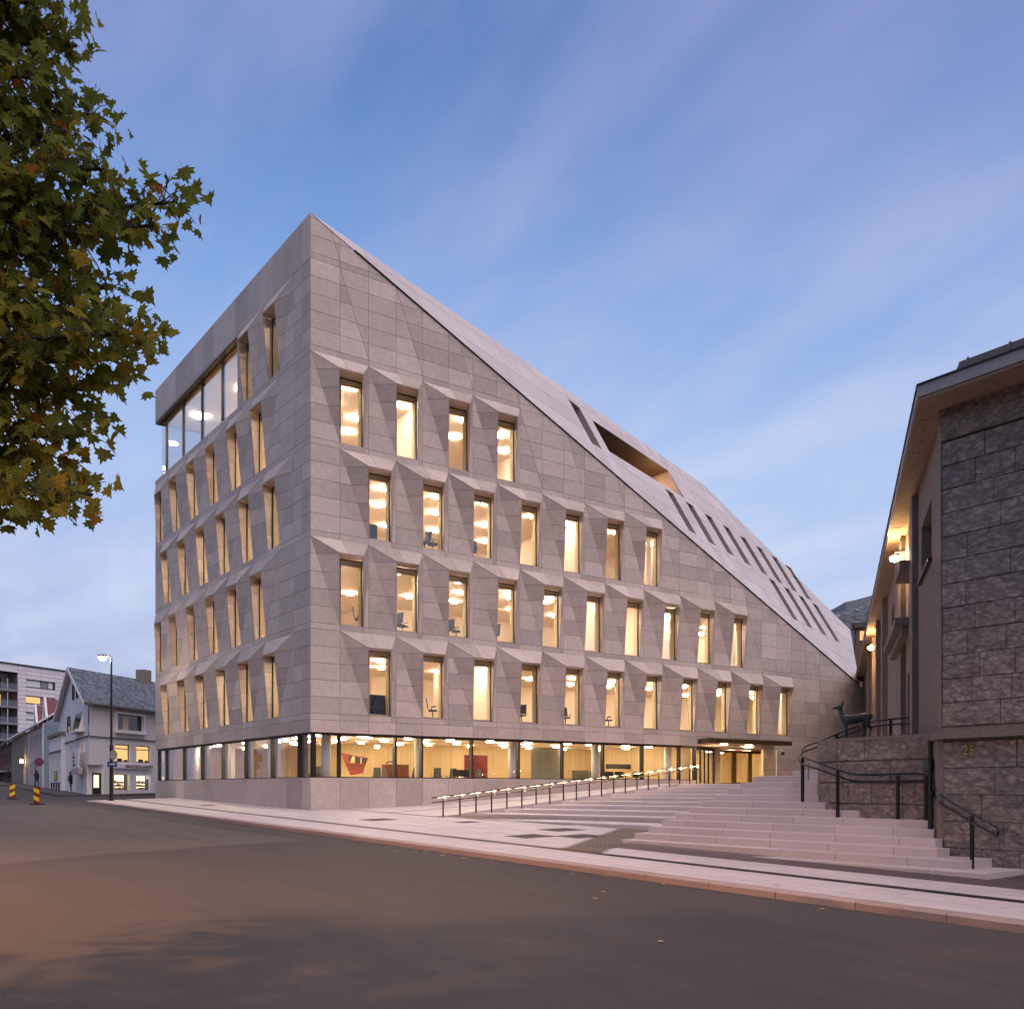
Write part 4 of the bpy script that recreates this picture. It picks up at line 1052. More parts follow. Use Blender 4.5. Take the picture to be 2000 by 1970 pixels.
while z < 3.4:
    h_ = .53 if z < 2.7 else 3.46 - z; s_ = -(r % 2) * .45
    while s_ < plen:
        ln = random.choice((.75, .95, 1.2)); a, c = max(0, s_), min(plen, s_ + ln)
        if c - a > .1:
            b = MB(); n_ = 3; d = rnd(.03, .06); g = .010
            ring = []
            for i in range(n_ + 1):
                (x, y), (nx, ny) = pathpt(a + g + (c - a - 2 * g) * i / n_); nx, ny = (-nx, -ny) if (nx * 1 + ny * 1) > 0 and False else (nx, ny)
                ring.append((x, y, nx, ny))
            pts = []; 
            for (x, y, nx, ny) in ring:
                sgn = -1 if ((x + 14.5) * nx + (y - 24.0) * ny) < 0 else 1
                nx, ny = nx * sgn, ny * sgn
                pts += [(x - nx * .02, y - ny * .02, z + g), (x + nx * d, y + ny * d, z + g + .012), (x + nx * d, y + ny * d, z + h_ - g - .012), (x - nx * .02, y - ny * .02, z + h_ - g)]
            fs = []
            for i in range(n_):
                for k in range(3): fs.append((i * 4 + k, i * 4 + 4 + k, i * 4 + 5 + k, i * 4 + 1 + k))
            fs += [(0, 1, 2, 3), (n_ * 4 + 3, n_ * 4 + 2, n_ * 4 + 1, n_ * 4)]
            b.add(pts, fs, rnd(0, .8)); b.build('stone_block', M['oldstone'], cwc)
        s_ += ln
    z += h_; r += 1
b = MB(); out_ = []
for i in range(25):
    (x, y), (nx, ny) = pathpt(i * plen / 24); sgn = -1 if ((x + 14.5) * nx + (y - 24.0) * ny) < 0 else 1; out_.append((x + nx * sgn * .055, y + ny * sgn * .055))
b.hexa([(x, y, 3.40) for x, y in out_ + [(-13, 26.6)]], [(x, y, 3.475) for x, y in out_ + [(-13, 26.6)]]); b.build('coping', M['oldside'], cw)
o = thing('utility_box', 'small weathered blue-green box fixed high on the curved wall beside the downpipe', 'box', (-12.7, 20.88, 2.6))
b = MB(); b.box((-12.72, 20.78, 2.62), (-12.47, 20.97, 2.86)); b.build('casing', M['teal'], o); b = MB(); b.box((-12.70, 20.765, 2.65), (-12.49, 20.779, 2.83)); b.build('lid', M['teal'], o); b = MB(); b.tube([(-12.6, 20.87, 2.62), (-12.58, 20.9, 2.35)], .02, 6); b.build('conduit', M['black'], o)

# stair handrail that curls round the wall
hr = thing('stair_handrail', 'black double handrail curling from the wide steps round the curved wall', 'handrail', (-12.5, 19.9, 1.1))
def smooth(pts, n=4):
    P = [Vector(p) for p in pts]; o_ = []
    for i in range(len(P) - 1):
        p0, p1, p2, p3 = P[max(i - 1, 0)], P[i], P[i + 1], P[min(i + 2, len(P) - 1)]
        for k in range(n):
            t = k / n; o_.append(.5 * ((2 * p1) + (p2 - p0) * t + (2 * p0 - 5 * p1 + 4 * p2 - p3) * t * t + (3 * p1 - p0 - 3 * p2 + p3) * t ** 3))
    return o_ + [P[-1]]
PLACE_RAIL = True
rc = [((-10.72, 19.3, .56), (-10.72, 19.3, 1.67), 'p'), ((-12.22, 20.3, 1.11), (-12.22, 20.3, 2.2), 'p'), ((-12.62, 20.75, 1.47), (-12.62, 20.75, 2.5), 'p'),
      ((-13.38, 20.83, 1.47), (-13.38, 20.83, 2.53), 'p'), ((-15.18, 21.02, 1.47), (-15.18, 21.02, 2.67), 'p'), ((-16.7, 21.6, 1.84), (-16.7, 21.6, 3.05), 'p')]
top = [(-9.95, 18.72, 1.47), (-10.72, 19.3, 1.68), (-11.6, 19.9, 1.96), (-12.12, 20.28, 2.18), (-12.36, 20.6, 2.40), (-12.68, 20.77, 2.54), (-13.4, 20.83, 2.55), (-14.5, 20.9, 2.55), (-15.18, 21.02, 2.68), (-15.89, 21.24, 2.86), (-16.7, 21.66, 3.05), (-17.24, 22.27, 3.25), (-17.6, 22.96, 3.42), (-17.8, 23.8, 3.58), (-17.8, 24.6, 3.82), (-17.5, 25.6, 4.17), (-16.9, 25.95, 4.26), (-16.35, 26.05, 4.27)]
low = [(p[0] - (.05 if i > 9 else 0), p[1] - (.05 if i > 9 else 0), p[2] - .165) for i, p in enumerate(top)]
loop0 = [(-9.86, 18.65, 1.44), (-9.80, 18.60, 1.36), (-9.88, 18.66, 1.285)]; loop1 = [(-16.25, 26.07, 4.22), (-16.22, 26.08, 4.14)]
for nm, pts in (('top_rail', [loop0[1]] + [loop0[0]] + top + [loop1[0]]), ('lower_rail', [loop0[1], loop0[2]] + low + [loop1[1], loop1[0]])):
    b = MB(); b.tube(smooth(pts), .026, 8); b.build('rail', M['blackmetal'], hr, smooth=True)
for a, c, _ in rc:
    b = MB(); b.box((a[0] - .032, a[1] - .032, a[2]), (a[0] + .032, a[1] + .032, c[2] - .02)); b.build('post', M['blackmetal'], hr)
for i in (13, 14, 16):
    p = top[i]; b = MB(); b.box((p[0] - .032, p[1] - .032, 2.55 if i < 16 else 3.45), (p[0] + .032, p[1] + .032, p[2] - .02)); b.build('post', M['blackmetal'], hr)
b = MB(); p = top[11]; b.tube([(p[0], p[1] + .3, 2.45), (p[0] - .02, p[1] + .3, 2.6), (p[0], p[1] + .3, 2.9)], .012, 6); b.build('bracket', M['blackmetal'], hr)

# ------------------------------------------------------------------ bronze deer
RV = Vector((.5837, .8120, 0)); FV = Vector((-.8120, .5837, 0))
def cp(lat, D, z): v = RV * lat + FV * D; return Vector((v.x, v.y, z))
def skin_obj(name, verts, edges, radii, m, parent, root=0, sub=2):
    off = base(parent) if parent else Vector((0, 0, 0))
    me = bpy.data.meshes.new(name); me.from_pydata([tuple(Vector(v) - off) for v in verts], edges, []); me.materials.append(m)
    o = bpy.data.objects.new(name, me); COL.objects.link(o)
    if parent: o.parent = parent
    md = o.modifiers.new('skin', 'SKIN'); md.use_smooth_shade = True
    for i, r in enumerate(radii):
        sv_ = me.skin_vertices[0].data[i]; sv_.radius = (r, r) if not isinstance(r, tuple) else r; sv_.use_root = (i == root)
    sb = o.modifiers.new('sub', 'SUBSURF'); sb.levels = sub; sb.render_levels = sub
    return o
dD, dz = 25.5, 3.475
dk = 25.5 / 1906 / 8.054
def dp(x, y, off=0.): return cp(((x / 8.054 + 1540) - 1000) / 1906 * dD, dD - off, dz + (655 - y) * dk)
dv_ = [(1060, 325, 0, .135), (960, 340, 0, .15), (885, 345, 0, .135), (845, 290, 0, .085), (822, 225, 0, .055), (818, 165, 0, .05), (800, 138, 0, .062), (760, 140, 0, .05), (720, 152, 0, .033), (690, 158, 0, .026),
       (1150, 305, 0, .135), (1225, 290, 0, .135), (1290, 275, 0, .09), (1325, 290, 0, .04),
       (880, 400, .07, .07), (888, 480, .08, .036), (880, 560, .08, .026), (868, 625, .08, .018), (855, 652, .08, .024),
       (900, 400, -.07, .07), (930, 480, -.08, .036), (935, 560, -.08, .026), (930, 625, -.08, .018), (925, 650, -.08, .024),
       (1215, 370, .08, .085), (1240, 440, .09, .052), (1285, 485, .09, .034), (1262, 560, .09, .023), (1245, 615, .09, .018), (1228, 642, .09, .024),
       (1200, 370, -.08, .085), (1200, 440, -.09, .052), (1225, 500, -.09, .034), (1190, 560, -.09, .023), (1165, 615, -.09, .018), (1145, 642, -.09, .024),
       (826, 115, .035, .026), (838, 75, .05, .024), (850, 35, .055, .008), (838, 120, -.04, .026), (862, 90, -.06, .022), (880, 62, -.07, .008)]
de = [(0, 1), (1, 2), (2, 3), (3, 4), (4, 5), (5, 6), (6, 7), (7, 8), (8, 9), (0, 10), (10, 11), (11, 12), (12, 13), (2, 14), (14, 15), (15, 16), (16, 17), (17, 18), (2, 19), (19, 20), (20, 21), (21, 22), (22, 23),
      (11, 24), (24, 25), (25, 26), (26, 27), (27, 28), (28, 29), (11, 30), (30, 31), (31, 32), (32, 33), (33, 34), (34, 35), (6, 36), (36, 37), (37, 38), (6, 39), (39, 40), (40, 41)]
deer = skin_obj('deer_statue', [dp(x, y, o_) for x, y, o_, r in dv_], de, [r for *_, r in dv_], M['deer'], None)
tag(deer, 'dark bronze roe deer standing on the curved stone wall, head raised to the left', 'statue')

# ------------------------------------------------------------------ white corner house
HC = Vector((-79.8, 17.35, 0)); HR = Vector((-.6298, .7768, 0)); HL = Vector((-.997, .0772, 0))
def onr(s, z, o_=0.): p = HC + HR * s + Vector((.7768, .6298, 0)) * o_; return (p.x, p.y, z)
def onl(s, z, o_=0.): p = HC + HL * s + Vector((-.0772, -.997, 0)) * o_; return (p.x, p.y, z)
house = thing('white_corner_house', 'white gabled corner house with slate roof, lit shop windows and a boarded upper floor', 'house', HC + Vector((0, 0, 1.7)))
b = MB()
def lbox(b, f, s0, s1, z0, z1, o0, o1, tone=.5):
    b.hexa([f(s0, z0, o0), f(s1, z0, o0), f(s1, z0, o1), f(s0, z0, o1)], [f(s0, z1, o0), f(s1, z1, o0), f(s1, z1, o1), f(s0, z1, o1)], tone)
def wall_holes(b, f, s0, s1, z0, z1, holes, dep=-.22, o_=0.):
    ss = sorted(set([s0, s1] + [h[0] for h in holes] + [h[1] for h in holes]))
    for a, c in zip(ss, ss[1:]):
        hs = sorted([h for h in holes if h[0] <= a + .001 and h[1] >= c - .001], key=lambda h: h[2]); z = z0
        for h in hs: b.poly([f(a, z, o_), f(c, z, o_), f(c, h[2], o_), f(a, h[2], o_)]); z = h[3]
        b.poly([f(a, z, o_), f(c, z, o_), f(c, z1, o_), f(a, z1, o_)])
    for (a, c, l, h) in holes:
        b.poly([f(a, l, o_), f(a, h, o_), f(a, h, dep), f(a, l, dep)]); b.poly([f(c, l, o_), f(c, h, o_), f(c, h, dep), f(c, l, dep)]); b.poly([f(a, h, o_), f(c, h, o_), f(c, h, dep), f(a, h, dep)]); b.poly([f(a, l, o_), f(c, l, o_), f(c, l, dep), f(a, l, dep)])
low_r = [(3.05, 4.96, 4.37, 5.77), (5.75, 7.66, 4.37, 5.77), (2.99, 4.9, 2.09, 3.35), (5.75, 7.66, 2.09, 3.33), (9.3, 11.2, 4.37, 5.77), (9.3, 11.2, 2.09, 3.33)]
# chamfered shop corner on the ground floor
wall_holes(b, onr, 1.75, 14, 1.0, 4.06, [h for h in low_r if h[0] > 1 and h[3] < 4])
wall_holes(b, onr, 0, 14, 4.06, 6.27, [h for h in low_r if h[3] > 4.1])
lw = [(1.6, 2.3, 2.0, 3.5), (3.1, 3.9, 2.0, 3.5), (5.3, 6.0, 1.9, 3.5), (2.2, 3.0, 5.1, 6.0), (4.0, 4.7, 5.1, 6.0), (8.4, 9.1, 4.2, 5.9), (10.2, 11, 4.2, 5.9)]
wall_holes(b, onl, 1.0, 18.6, 1.0, 4.06, [h for h in lw if h[3] < 4]); wall_holes(b, onl, 0, 18.6, 4.06, 6.27, [h for h in lw if h[3] > 4])
ch0, ch1 = Vector(onl(1.0, 0)), Vector(onr(1.75, 0)); cu = (ch1 - ch0)
def onc(s, z, o_=0.):
    d = cu.normalized(); n_ = Vector((d.y, -d.x, 0)); p = ch0 + d * s + n_ * o_; return (p.x, p.y, z)
cl_ = cu.length
wall_holes(b, onc, 0, cl_, 1.0, 4.06, [(cl_ * .30, cl_ * .86, 1.5, 3.45)])
b.poly([onl(0, 4.06), onl(1.0, 4.06), onr(1.75, 4.06)])
b.build('wall', M['white'], house)
b = MB(); up_r = [(3.12, 6.49, 6.95, 8.22)]
wall_holes(b, onr, 0, 14, 6.27, 8.95, up_r, o_=.05, dep=-.15)
b.poly([onl(0, 6.27, .05), onl(18.6, 6.27, .05), onl(18.6, 8.95, .05), onl(9.3, 12.2, .05), onl(0, 8.95, .05)])
b.build('boarded_wall', M['whiteboard'], house)
b = MB()
for s_ in [i * .24 for i in range(58)]:
    if 3.0 < s_ < 6.6: lbox(b, onr, s_, s_ + .03, 6.27, 6.82, .05, .075); lbox(b, onr, s_, s_ + .03, 8.32, 8.9, .05, .075)
    else: lbox(b, onr, s_, s_ + .03, 6.27, 8.9, .05, .075)
b.build('board_strip', M['whiteboard'], house, kind='stuff')
b = MB(); lbox(b, onr, -.02, 14, 6.22, 6.30, .0, .11); lbox(b, onl, -.02, 18.6, 6.221, 6.301, .0, .11); b.build('belt_trim', M['chimney'], house)
# roof: two slopes along HR from the gable on HL
def rf(s, z, d): p = HC + HL * s + HR * d; return Vector((p.x, p.y, z))
b = MB(); ex = -.7
for (s0, z0, s1, z1) in ((-.55, 8.72, 9.3, 12.45), (19.2, 8.6, 9.3, 12.45)):
    lo = [rf(s0, z0, ex), rf(s1, z1, ex), rf(s1, z1, 14), rf(s0, z0, 14)]; b.hexa([p - Vector((0, 0, .16)) for p in lo], lo)
roof = b.build('roof', M['joint'], house)
b = MB()
for (s0, z0, s1, z1) in ((-.55, 8.72, 9.3, 12.45), (19.2, 8.6, 9.3, 12.45)): b.poly([p - Vector((0, 0, .17)) for p in (rf(s0, z0, ex), rf(s1, z1, ex), rf(s1, z1, 14), rf(s0, z0, 14))])
b.build('soffit', M['white'], roof)
b = MB()
for i in range(18):
    for k in range(46):
        f0 = i / 18; f1 = (i + 1.55) / 18; d0 = ex + k * .34 + (i % 2) * .17
        def P(f, d, up=0): 
            f = min(f, 1); return rf(-.55 + f * 9.85, 8.72 + f * 3.73 + .02 + up, d)
        if d0 + .34 > 14: continue
        c = [P(f0, d0 + .17, .05), P((f0 + f1) / 2, d0 + .335, .03), P(f1, d0 + .17, .005), P((f0 + f1) / 2, d0 + .005, .03)]
        b.hexa([p - Vector((0, 0, .03)) for p in c], c, rnd(0, 1))
b.build('slate', M['slate'], roof, kind='stuff')
b = MB()
for (s0, z0, s1, z1) in ((-.6, 8.66, 9.3, 12.42), (19.25, 8.55, 9.3, 12.42)):
    lo = [rf(s0, z0 - .22, ex - .03), rf(s1, z1 - .22, ex - .03), rf(s1, z1 - .22, ex + .03), rf(s0, z0 - .22, ex + .03)]; b.hexa(lo, [p + Vector((0, 0, .30)) for p in lo])
b.build('barge_board', M['white'], roof)
b = MB(); lbox(b, onr, -.2, 14, 8.52, 8.64, .56, .68); b.build('gutter', M['black'], roof)
b = MB(); p = rf(8.6, 12, 9.4); b.obox((p.x, p.y), (HR.x, HR.y), (-HR.y, HR.x), .55, .45, 11.4, 13.3); b.build('chimney', M['chimney'], roof)
# windows of the house
def hwin(f, h, m_, o_, bars=(), fr_=M['darkmetal'], nm='window', t=.06, parent=house):
    a, c, l, u = h; b = MB(); b.poly([f(a, l, o_), f(c, l, o_), f(c, u, o_), f(a, u, o_)]); w_ = b.build(nm, m_, parent)
    b = MB(); lbox(b, f, a, c, u - t, u - .002, o_ + .004, o_ + .05); lbox(b, f, a, c, l + .002, l + t, o_ + .004, o_ + .05); lbox(b, f, a, a + t, l + t, u - t, o_ + .004, o_ + .05); lbox(b, f, c - t, c, l + t, u - t, o_ + .004, o_ + .05)
    for z in bars: lbox(b, f, a + t, c - t, z - .035, z + .035, o_ + .004, o_ + .05)
    b.build('frame', fr_, w_); return w_
for h in low_r:
    if h[3] > 4:
        w_ = hwin(onr, h, M['lit'], -.2, bars=(h[3] - .33,), t=.07)
        b = MB(); lbox(b, onr, h[0] + .5, h[0] + 1.1, h[2], h[2] + .28, -.19, -.16); lbox(b, onr, h[0] + 1.35, h[0] + 1.75, h[2], h[2] + .2, -.19, -.16); b.build('window_goods', M['black'], w_)
    else:
        w_ = hwin(onr, h, M['shoplit'], -.55, t=.04)
        b = MB(); random.seed(int(h[0] * 10))
        for r in range(3):
            s_ = h[0] + .1
            while s_ < h[1] - .2:
                q = rnd(.08, .22); lbox(b, onr, s_, s_ + q, h[2] + .05 + r * .26, h[2] + .05 + r * .26 + rnd(.1, .23), -.5, -.42, rnd(0, 1)); s_ += q + rnd(.01, .12)
            lbox(b, onr, h[0] + .05, h[1] - .05, h[2] + .02 + r * .26, h[2] + .045 + r * .26, -.52, -.40, .9)
        b.build('shop_goods', M['shopgoods'], w_, kind='stuff')
for h in lw:
    hwin(onl, h, M['lit'] if h[3] > 4 and h[0] < 5 else M['windark'], -.2)
# two leaning framed windows of the upper floor
b = MB(); h = up_r[0]
w_ = hwin(onr, h, M['windark'], -.12, parent=house)
b = MB(); s0, s1, z0, z1 = h
for (a, c, l, u) in ((s0 - .18, s0, z0 - .1, z1 + .15), (s1, s1 + .18, z0 - .1, z1 + .15), (s0, s1, z1, z1 + .15)): lbox(b, onr, a, c, l, u, .052, .22)
lbox(b, onr, s0 - .22, s1 + .22, z0 - .28, z0, .052, .34); b.build('surround', M['white'], w_)
b = MB(); lbox(b, onr, s0 + 1.0, s0 + 1.75, z0 + .07, z1 - .08, -.115, -.10); b.build('curtain', M['lining'], w_)
b = MB(); b.poly([onl(2.3, 6.95, .42), onl(6.3, 6.95, .42), onl(6.3, 8.3, .12), onl(2.3, 8.3, .12)]); w_ = b.build('window', M['windark'], house)
b = MB(); lbox(b, onl, 2.0, 6.6, 6.70, 6.9, .055, .62); b.poly([onl(2.28, 6.9, .44), onl(2.28, 8.36, .1), onl(2.28, 8.36, .06), onl(2.28, 6.9, .06)]); b.poly([onl(6.32, 6.9, .44), onl(6.32, 8.36, .1), onl(6.32, 8.36, .06), onl(6.32, 6.9, .06)]); b.build('surround', M['white'], w_)
for h in ((10.2, 12.0, 7.1, 8.45), (7.6, 8.8, 9.65, 10.95), (5.2, 6.4, 9.65, 10.6)):
    hwin(onl, h, M['windark'], .06)
d_ = hwin(onc, (cl_ * .30, cl_ * .86, 1.5, 3.45), M['shoplit'], -.18, fr_=M['black'], nm='shop_door', t=.16)
b = MB(); lbox(b, onc, cl_ * .30 + .01, cl_ * .86 - .01, 1.51, 2.3, -.13, -.10); b.build('door_panel', M['black'], d_)
b = MB(); lbox(b, onr, 2.4, 7.4, 3.84, 4.16, .005, .16); sg = b.build('sign_board', M['white'], house)
text('BRUKTBOKHANDEL', .40, M['lettering'], sg, onr(4.15, 3.90, .165), HR, depth=.02)
b = MB(); lbox(b, onl, 1.3, 5.0, 3.86, 5.35, .5, .58); sb_ = b.build('sign_board', M['signwhite'], house)
xl = -HL
text('LIBRIS', .36, M['orange'], sb_, onl(4.6, 4.95, .59), xl, depth=.01)
for i, t_ in enumerate(('BRUKT-', 'BOK-', 'HANDEL')): text(t_, .30, M['black'], sb_, onl(4.3, 4.62 - i * .31, .59), xl, depth=.01)
b = MB(); lbox(b, onl, 1.1, 5.3, 3.35, 3.85, .3, .6); b.build('balcony_front', M['pinkwall'], house)
b = MB(); b.tube([onl(6.8, 6.2, .12), onl(6.8, 1.7, .12)], .05, 8); b.build('downpipe', M['white'], house)
b = MB(); lbox(b, onl, 13.9, 23.3, 1.0, 7.0, -6, .35)
annex = thing('white_annex', 'low white flat-fronted annex between the white corner house and the grey gable', 'house', onl(18, 2.0, .35))
b.build('wall', M['white'], annex)
b = MB(); lbox(b, onl, 13.7, 23.5, 7.0, 7.3, -6, .55); b.build('roof_edge', M['chimney'], annex)
b = MB(); lbox(b, onl, 13.9, 23.4, 5.55, 5.68, .35, .48); b.build('belt_trim', M['chimney'], annex)
for i in range(4):
    s_ = 15.0 + i * 1.9
    hwin(onl, (s_, s_ + .8, 3.9, 5.3), M['windark'], .36, fr_=M['white'], parent=annex); hwin(onl, (s_, s_ + .8, 2.1, 2.8), M['windark'], .36, parent=annex)
b = MB(); lbox(b, onl, 16.6, 19.0, 2.95, 3.8, .36, .42); po = b.build('poster', M['shopgoods'], annex)
b = MB(); b.poly([onl(18.6, 3.05, .43), onl(18.2, 3.05, .43), onl(17.8, 3.5, .43), onl(17.4, 3.05, .43), onl(17.0, 3.05, .43), onl(17.3, 3.7, .43), onl(18.3, 3.7, .43)]); b.build('poster_mark', M['yellow'], po)

# ------------------------------------------------------------------ grey gabled row house and the dark house beyond
GC = Vector((-109.2, 19.37, 0))
def gl(s, z, o_=0.): p = GC + HL * s + Vector((-.0772, -.997, 0)) * o_; return (p.x, p.y, z)
def gr_(s, z, o_=0.): p = GC + HR * s + Vector((.7768, .6298, 0)) * o_; return (p.x, p.y, z)
gh = thing('grey_row_house', 'long two-storey row house with a grey-blue boarded gable and red dormers', 'house', GC + Vector((0, 0, 2.3)))
b = MB(); b.poly([gr_(0, 1.5), gr_(9, 1.5), gr_(9, 9), gr_(5, 11.0), gr_(0, 8.9)]); b.build('gable', M['greyboard'], gh)
b = MB()
for i in range(26): lbox(b, gr_, 0.02, min(5, 5), 2.6 + i * .25, 2.63 + i * .25, 0, .03)
b.build('board_strip', M['greyboard'], gh, kind='stuff')
gwin = [(2 + i * 2.6, 2 + i * 2.6 + 1.2, z0, z0 + 1.5) for i in range(5) for z0 in (3.7, 6.5)]
b = MB(); wall_holes(b, gl, 0, 17, 1.5, 8.9, gwin); b.build('front_wall', M['pinkwall'], gh)
b = MB(); wall_holes(b, gl, 17, 40, 1.5, 8.9, []); b.build('shop_front', M['greyfab'], gh)
for h in gwin: hwin(gl, h, M['signwhite'] if h[0] < 5 else M['windark'], -.18, fr_=M['white'], parent=gh)
b = MB(); lbox(b, gl, -.02, .35, 2.3, 8.9, .0, .06); b.build('corner_board', M['white'], gh)
b = MB()
lo = [gl(-.4, 8.75, .6), gl(40, 8.75, .6), None, None]
p0, p1 = Vector(gl(-.4, 8.8, .6)), Vector(gl(40, 8.8, .6)); q = HR * 6.2 + Vector((0, 0, 3.0))
b.hexa([p0, p1, p1 + q, p0 + q], [v + Vector((0, 0, .2)) for v in (p0, p1, p1 + q, p0 + q)]); rf_ = b.build('roof', M['white'], gh)
for s_ in (4.5, 14.5):
    b = MB(); c0 = Vector(gl(s_, 9.3, 0)) + HR * 1.0; a_ = HL * 2.0; up = Vector((0, 0, 2.6)); bk_ = HR * 6
    b.add([c0 - a_, c0 + a_, c0 + up, c0 - a_ + bk_, c0 + a_ + bk_, c0 + up + bk_], [(0, 2, 5, 3), (1, 4, 5, 2)]); d_ = b.build('dormer', M['redroof'], gh)
    b = MB(); f_ = c0 - HR * .02; b.poly([f_ - a_ * .9, f_ + a_ * .9, f_ + up * .92]); b.build('gable', M['greyboard'], d_)
    b = MB()
    for sg_ in (-1, 1): b.tube([c0 + a_ * 1.1 * sg_ - HR * .1 - Vector((0, 0, .2)), c0 + up * 1.04 - HR * .1], .12, 4)
    b.build('barge_board', M['white'], d_)
o = thing('entrance_lamp', 'warm lamp glowing over the doorway of the grey row house', 'lamp', gl(20, 5.6, .4))
b = MB(); p = Vector(gl(20, 5.5, .4)); b.ball(p, .22, 10); b.build('globe', emit('porch_glow', (1, .7, .35), 60.), o, smooth=True); b = MB(); b.tube([p, gl(20, 5.8, .02)], .04, 6); b.build('bracket', M['black'], o)
b = MB(); lbox(b, gl, 18.6, 21.6, 1.6, 4.6, .004, .06); b.build('door', M['lining'], gh)
b = MB()
for i in range(4): lbox(b, gl, 18, 23, 1.2, 2.2 + i * .2, .06, 2.2 - i * .45)
b.build('porch_steps', M['chimney'], gh)
dh = thing('dark_red_house', 'dark red boarded house at the left end of the street', 'house', gl(46, 2.5))
b = MB(); wall_holes(b, gl, 40.2, 75, 1.5, 8.6, [(43 + i * 4, 44.4 + i * 4, 5.6, 7.4) for i in range(7)]); b.build('wall', M['brownwood'], dh)
for i in range(7): hwin(gl, (43 + i * 4, 44.4 + i * 4, 5.6, 7.4), M['windark'], -.18, parent=dh)
b = MB(); p0, p1 = Vector(gl(40, 8.5, .7)), Vector(gl(75, 8.5, .7)); b.hexa([p0, p1, p1 + q, p0 + q], [v + Vector((0, 0, .2)) for v in (p0, p1, p1 + q, p0 + q)]); b.build('roof', M['rooftile'], dh)
b = MB(); lbox(b, gl, 40.5, 74, 4.5, 4.75, .0, 1.4); b.build('awning', M['zinc'], dh)

# ------------------------------------------------------------------ white apartment block behind
AD = (RV * (785 / 1906) + FV).normalized(); AC = cp((34 - 1000) / 1906 * 180, 180, 0)
AN = Vector((AD.y, -AD.x, 0))
def ab(s, z, o_=0.): p = AC + AD * s + AN * o_; return (p.x, p.y, z)
blk = thing('apartment_block', 'tall white apartment block with ribbon windows and glazed balconies behind the houses', 'building', AC + Vector((0, 0, 2)))
ZT = 25.0
wz = [21.1 - 3.06 * i for i in range(5)]
hs = [(1.9, 8.5, z, z + 1.65) for z in wz]
b = MB(); wall_holes(b, ab, 0, 10.8, 2, ZT, hs, dep=-.35)
b.poly([ab(10.8, 23.3), ab(30, 23.3), ab(30, ZT), ab(10.8, ZT)]); b.poly([ab(-26, 23.6), ab(0, 23.6), ab(0, ZT), ab(-26, ZT)]); b.poly([ab(-26, ZT), ab(30, ZT), ab(30, ZT, -20), ab(-26, ZT, -20)])
b.poly([ab(0, 2), ab(0, ZT), ab(0, ZT, -2.4), ab(0, 2, -2.4)]); b.poly([ab(10.8, 2), ab(10.8, ZT), ab(10.8, ZT, -2.4), ab(10.8, 2, -2.4)])
awall = b.build('wall', M['joint'], blk)
random.seed(3)
z = 2.0
while z < ZT - .2:
    h_ = min(.765, ZT - z)
    for (a, c) in ((.0, 1.9), (1.9, 5.2), (5.2, 8.5), (8.5, 10.8)):
        if any(a >= h[0] - .01 and c <= h[1] + .01 and z < h[3] - .1 and z + h_ > h[2] + .1 for h in hs): continue
        b = MB(); g = .03; b.hexa([ab(a + g, z + g, .01), ab(c - g, z + g, .01), ab(c - g, z + h_ - g, .01), ab(a + g, z + h_ - g, .01)], [ab(a + g, z + g, .05), ab(c - g, z + g, .05), ab(c - g, z + h_ - g, .05), ab(a + g, z + h_ - g, .05)], rnd(0, 1))
        if z > 12: b.build('facade_panel', M['panelwhite'], awall)
    z += .765
b = MB(); lbox(b, ab, 10.83, 30, 23.33, ZT, .0, .05); lbox(b, ab, -26, -.03, 23.63, ZT, .0, .05); b.build('parapet_panel', M['panelwhite'], awall)
b = MB(); lbox(b, ab, -26, 30, ZT, ZT + .25, -.3, .25); b.build('roof_edge', M['darkmetal'], blk)
glint = glass('balcony_glass', (.75, .78, .8), 1.6, 2.2)
for i, h in enumerate(hs):
    w_ = hwin(ab, h, glass('apartment_glass_%d' % i, (.5, .5, .5), 1.6, 2.5) if 0 else M['windark'], -.3, t=.22, parent=blk)
    b = MB(); lbox(b, ab, 2.15, 5.3, h[2] + .25, h[3] - .25, -.29, -.27); b.build('blind', M['lit'] if i == 1 else M['signwhite'], w_)
    b = MB(); lbox(b, ab, 7.2, 8.2, h[2] + .25, h[3] - .25, -.29, -.27); b.build('blind', M['lit'] if i == 1 else M['signwhite'], w_)
    b = MB(); lbox(b, ab, 5.4, 7.0, h[2] + .22, h[3] - .22, -.29, -.25); b.build('infill', M['zinc'], w_)
for (s0, s1) in ((10.9, 30), (-26, -.1)):
    b = MB(); b.poly([ab(s0, 2, -2.4), ab(s1, 2, -2.4), ab(s1, 23.6, -2.4), ab(s0, 23.6, -2.4)]); b.build('balcony_back', M['zinc'], blk)
    for i in range(6):
        z = 20.4 - 3.06 * i
        b = MB(); lbox(b, ab, s0, s1, z - .35, z, -2.38, .3); bs = b.build('balcony_slab', M['zinc'], blk)
        b = MB(); b.poly([ab(s0, z, .28), ab(s1, z, .28), ab(s1, z + 1.1, .28), ab(s0, z + 1.1, .28)]); b.build('railing_glass', glint, bs)
        b = MB(); lbox(b, ab, s0, s1, z + 1.08, z + 1.14, .25, .31); b.build('handrail', M['darkmetal'], bs)
        s_ = s0 + .6; k = 0
        while s_ < s1 - 2.5:
            hwin(ab, (s_, s_ + 2.3, z + .02, z + 2.35), M['lit'] if (i + k) % 4 == 1 else (M['signwhite'] if (i + k) % 3 == 0 else M['windark']), -2.36, parent=bs, t=.12); s_ += 2.7; k += 1
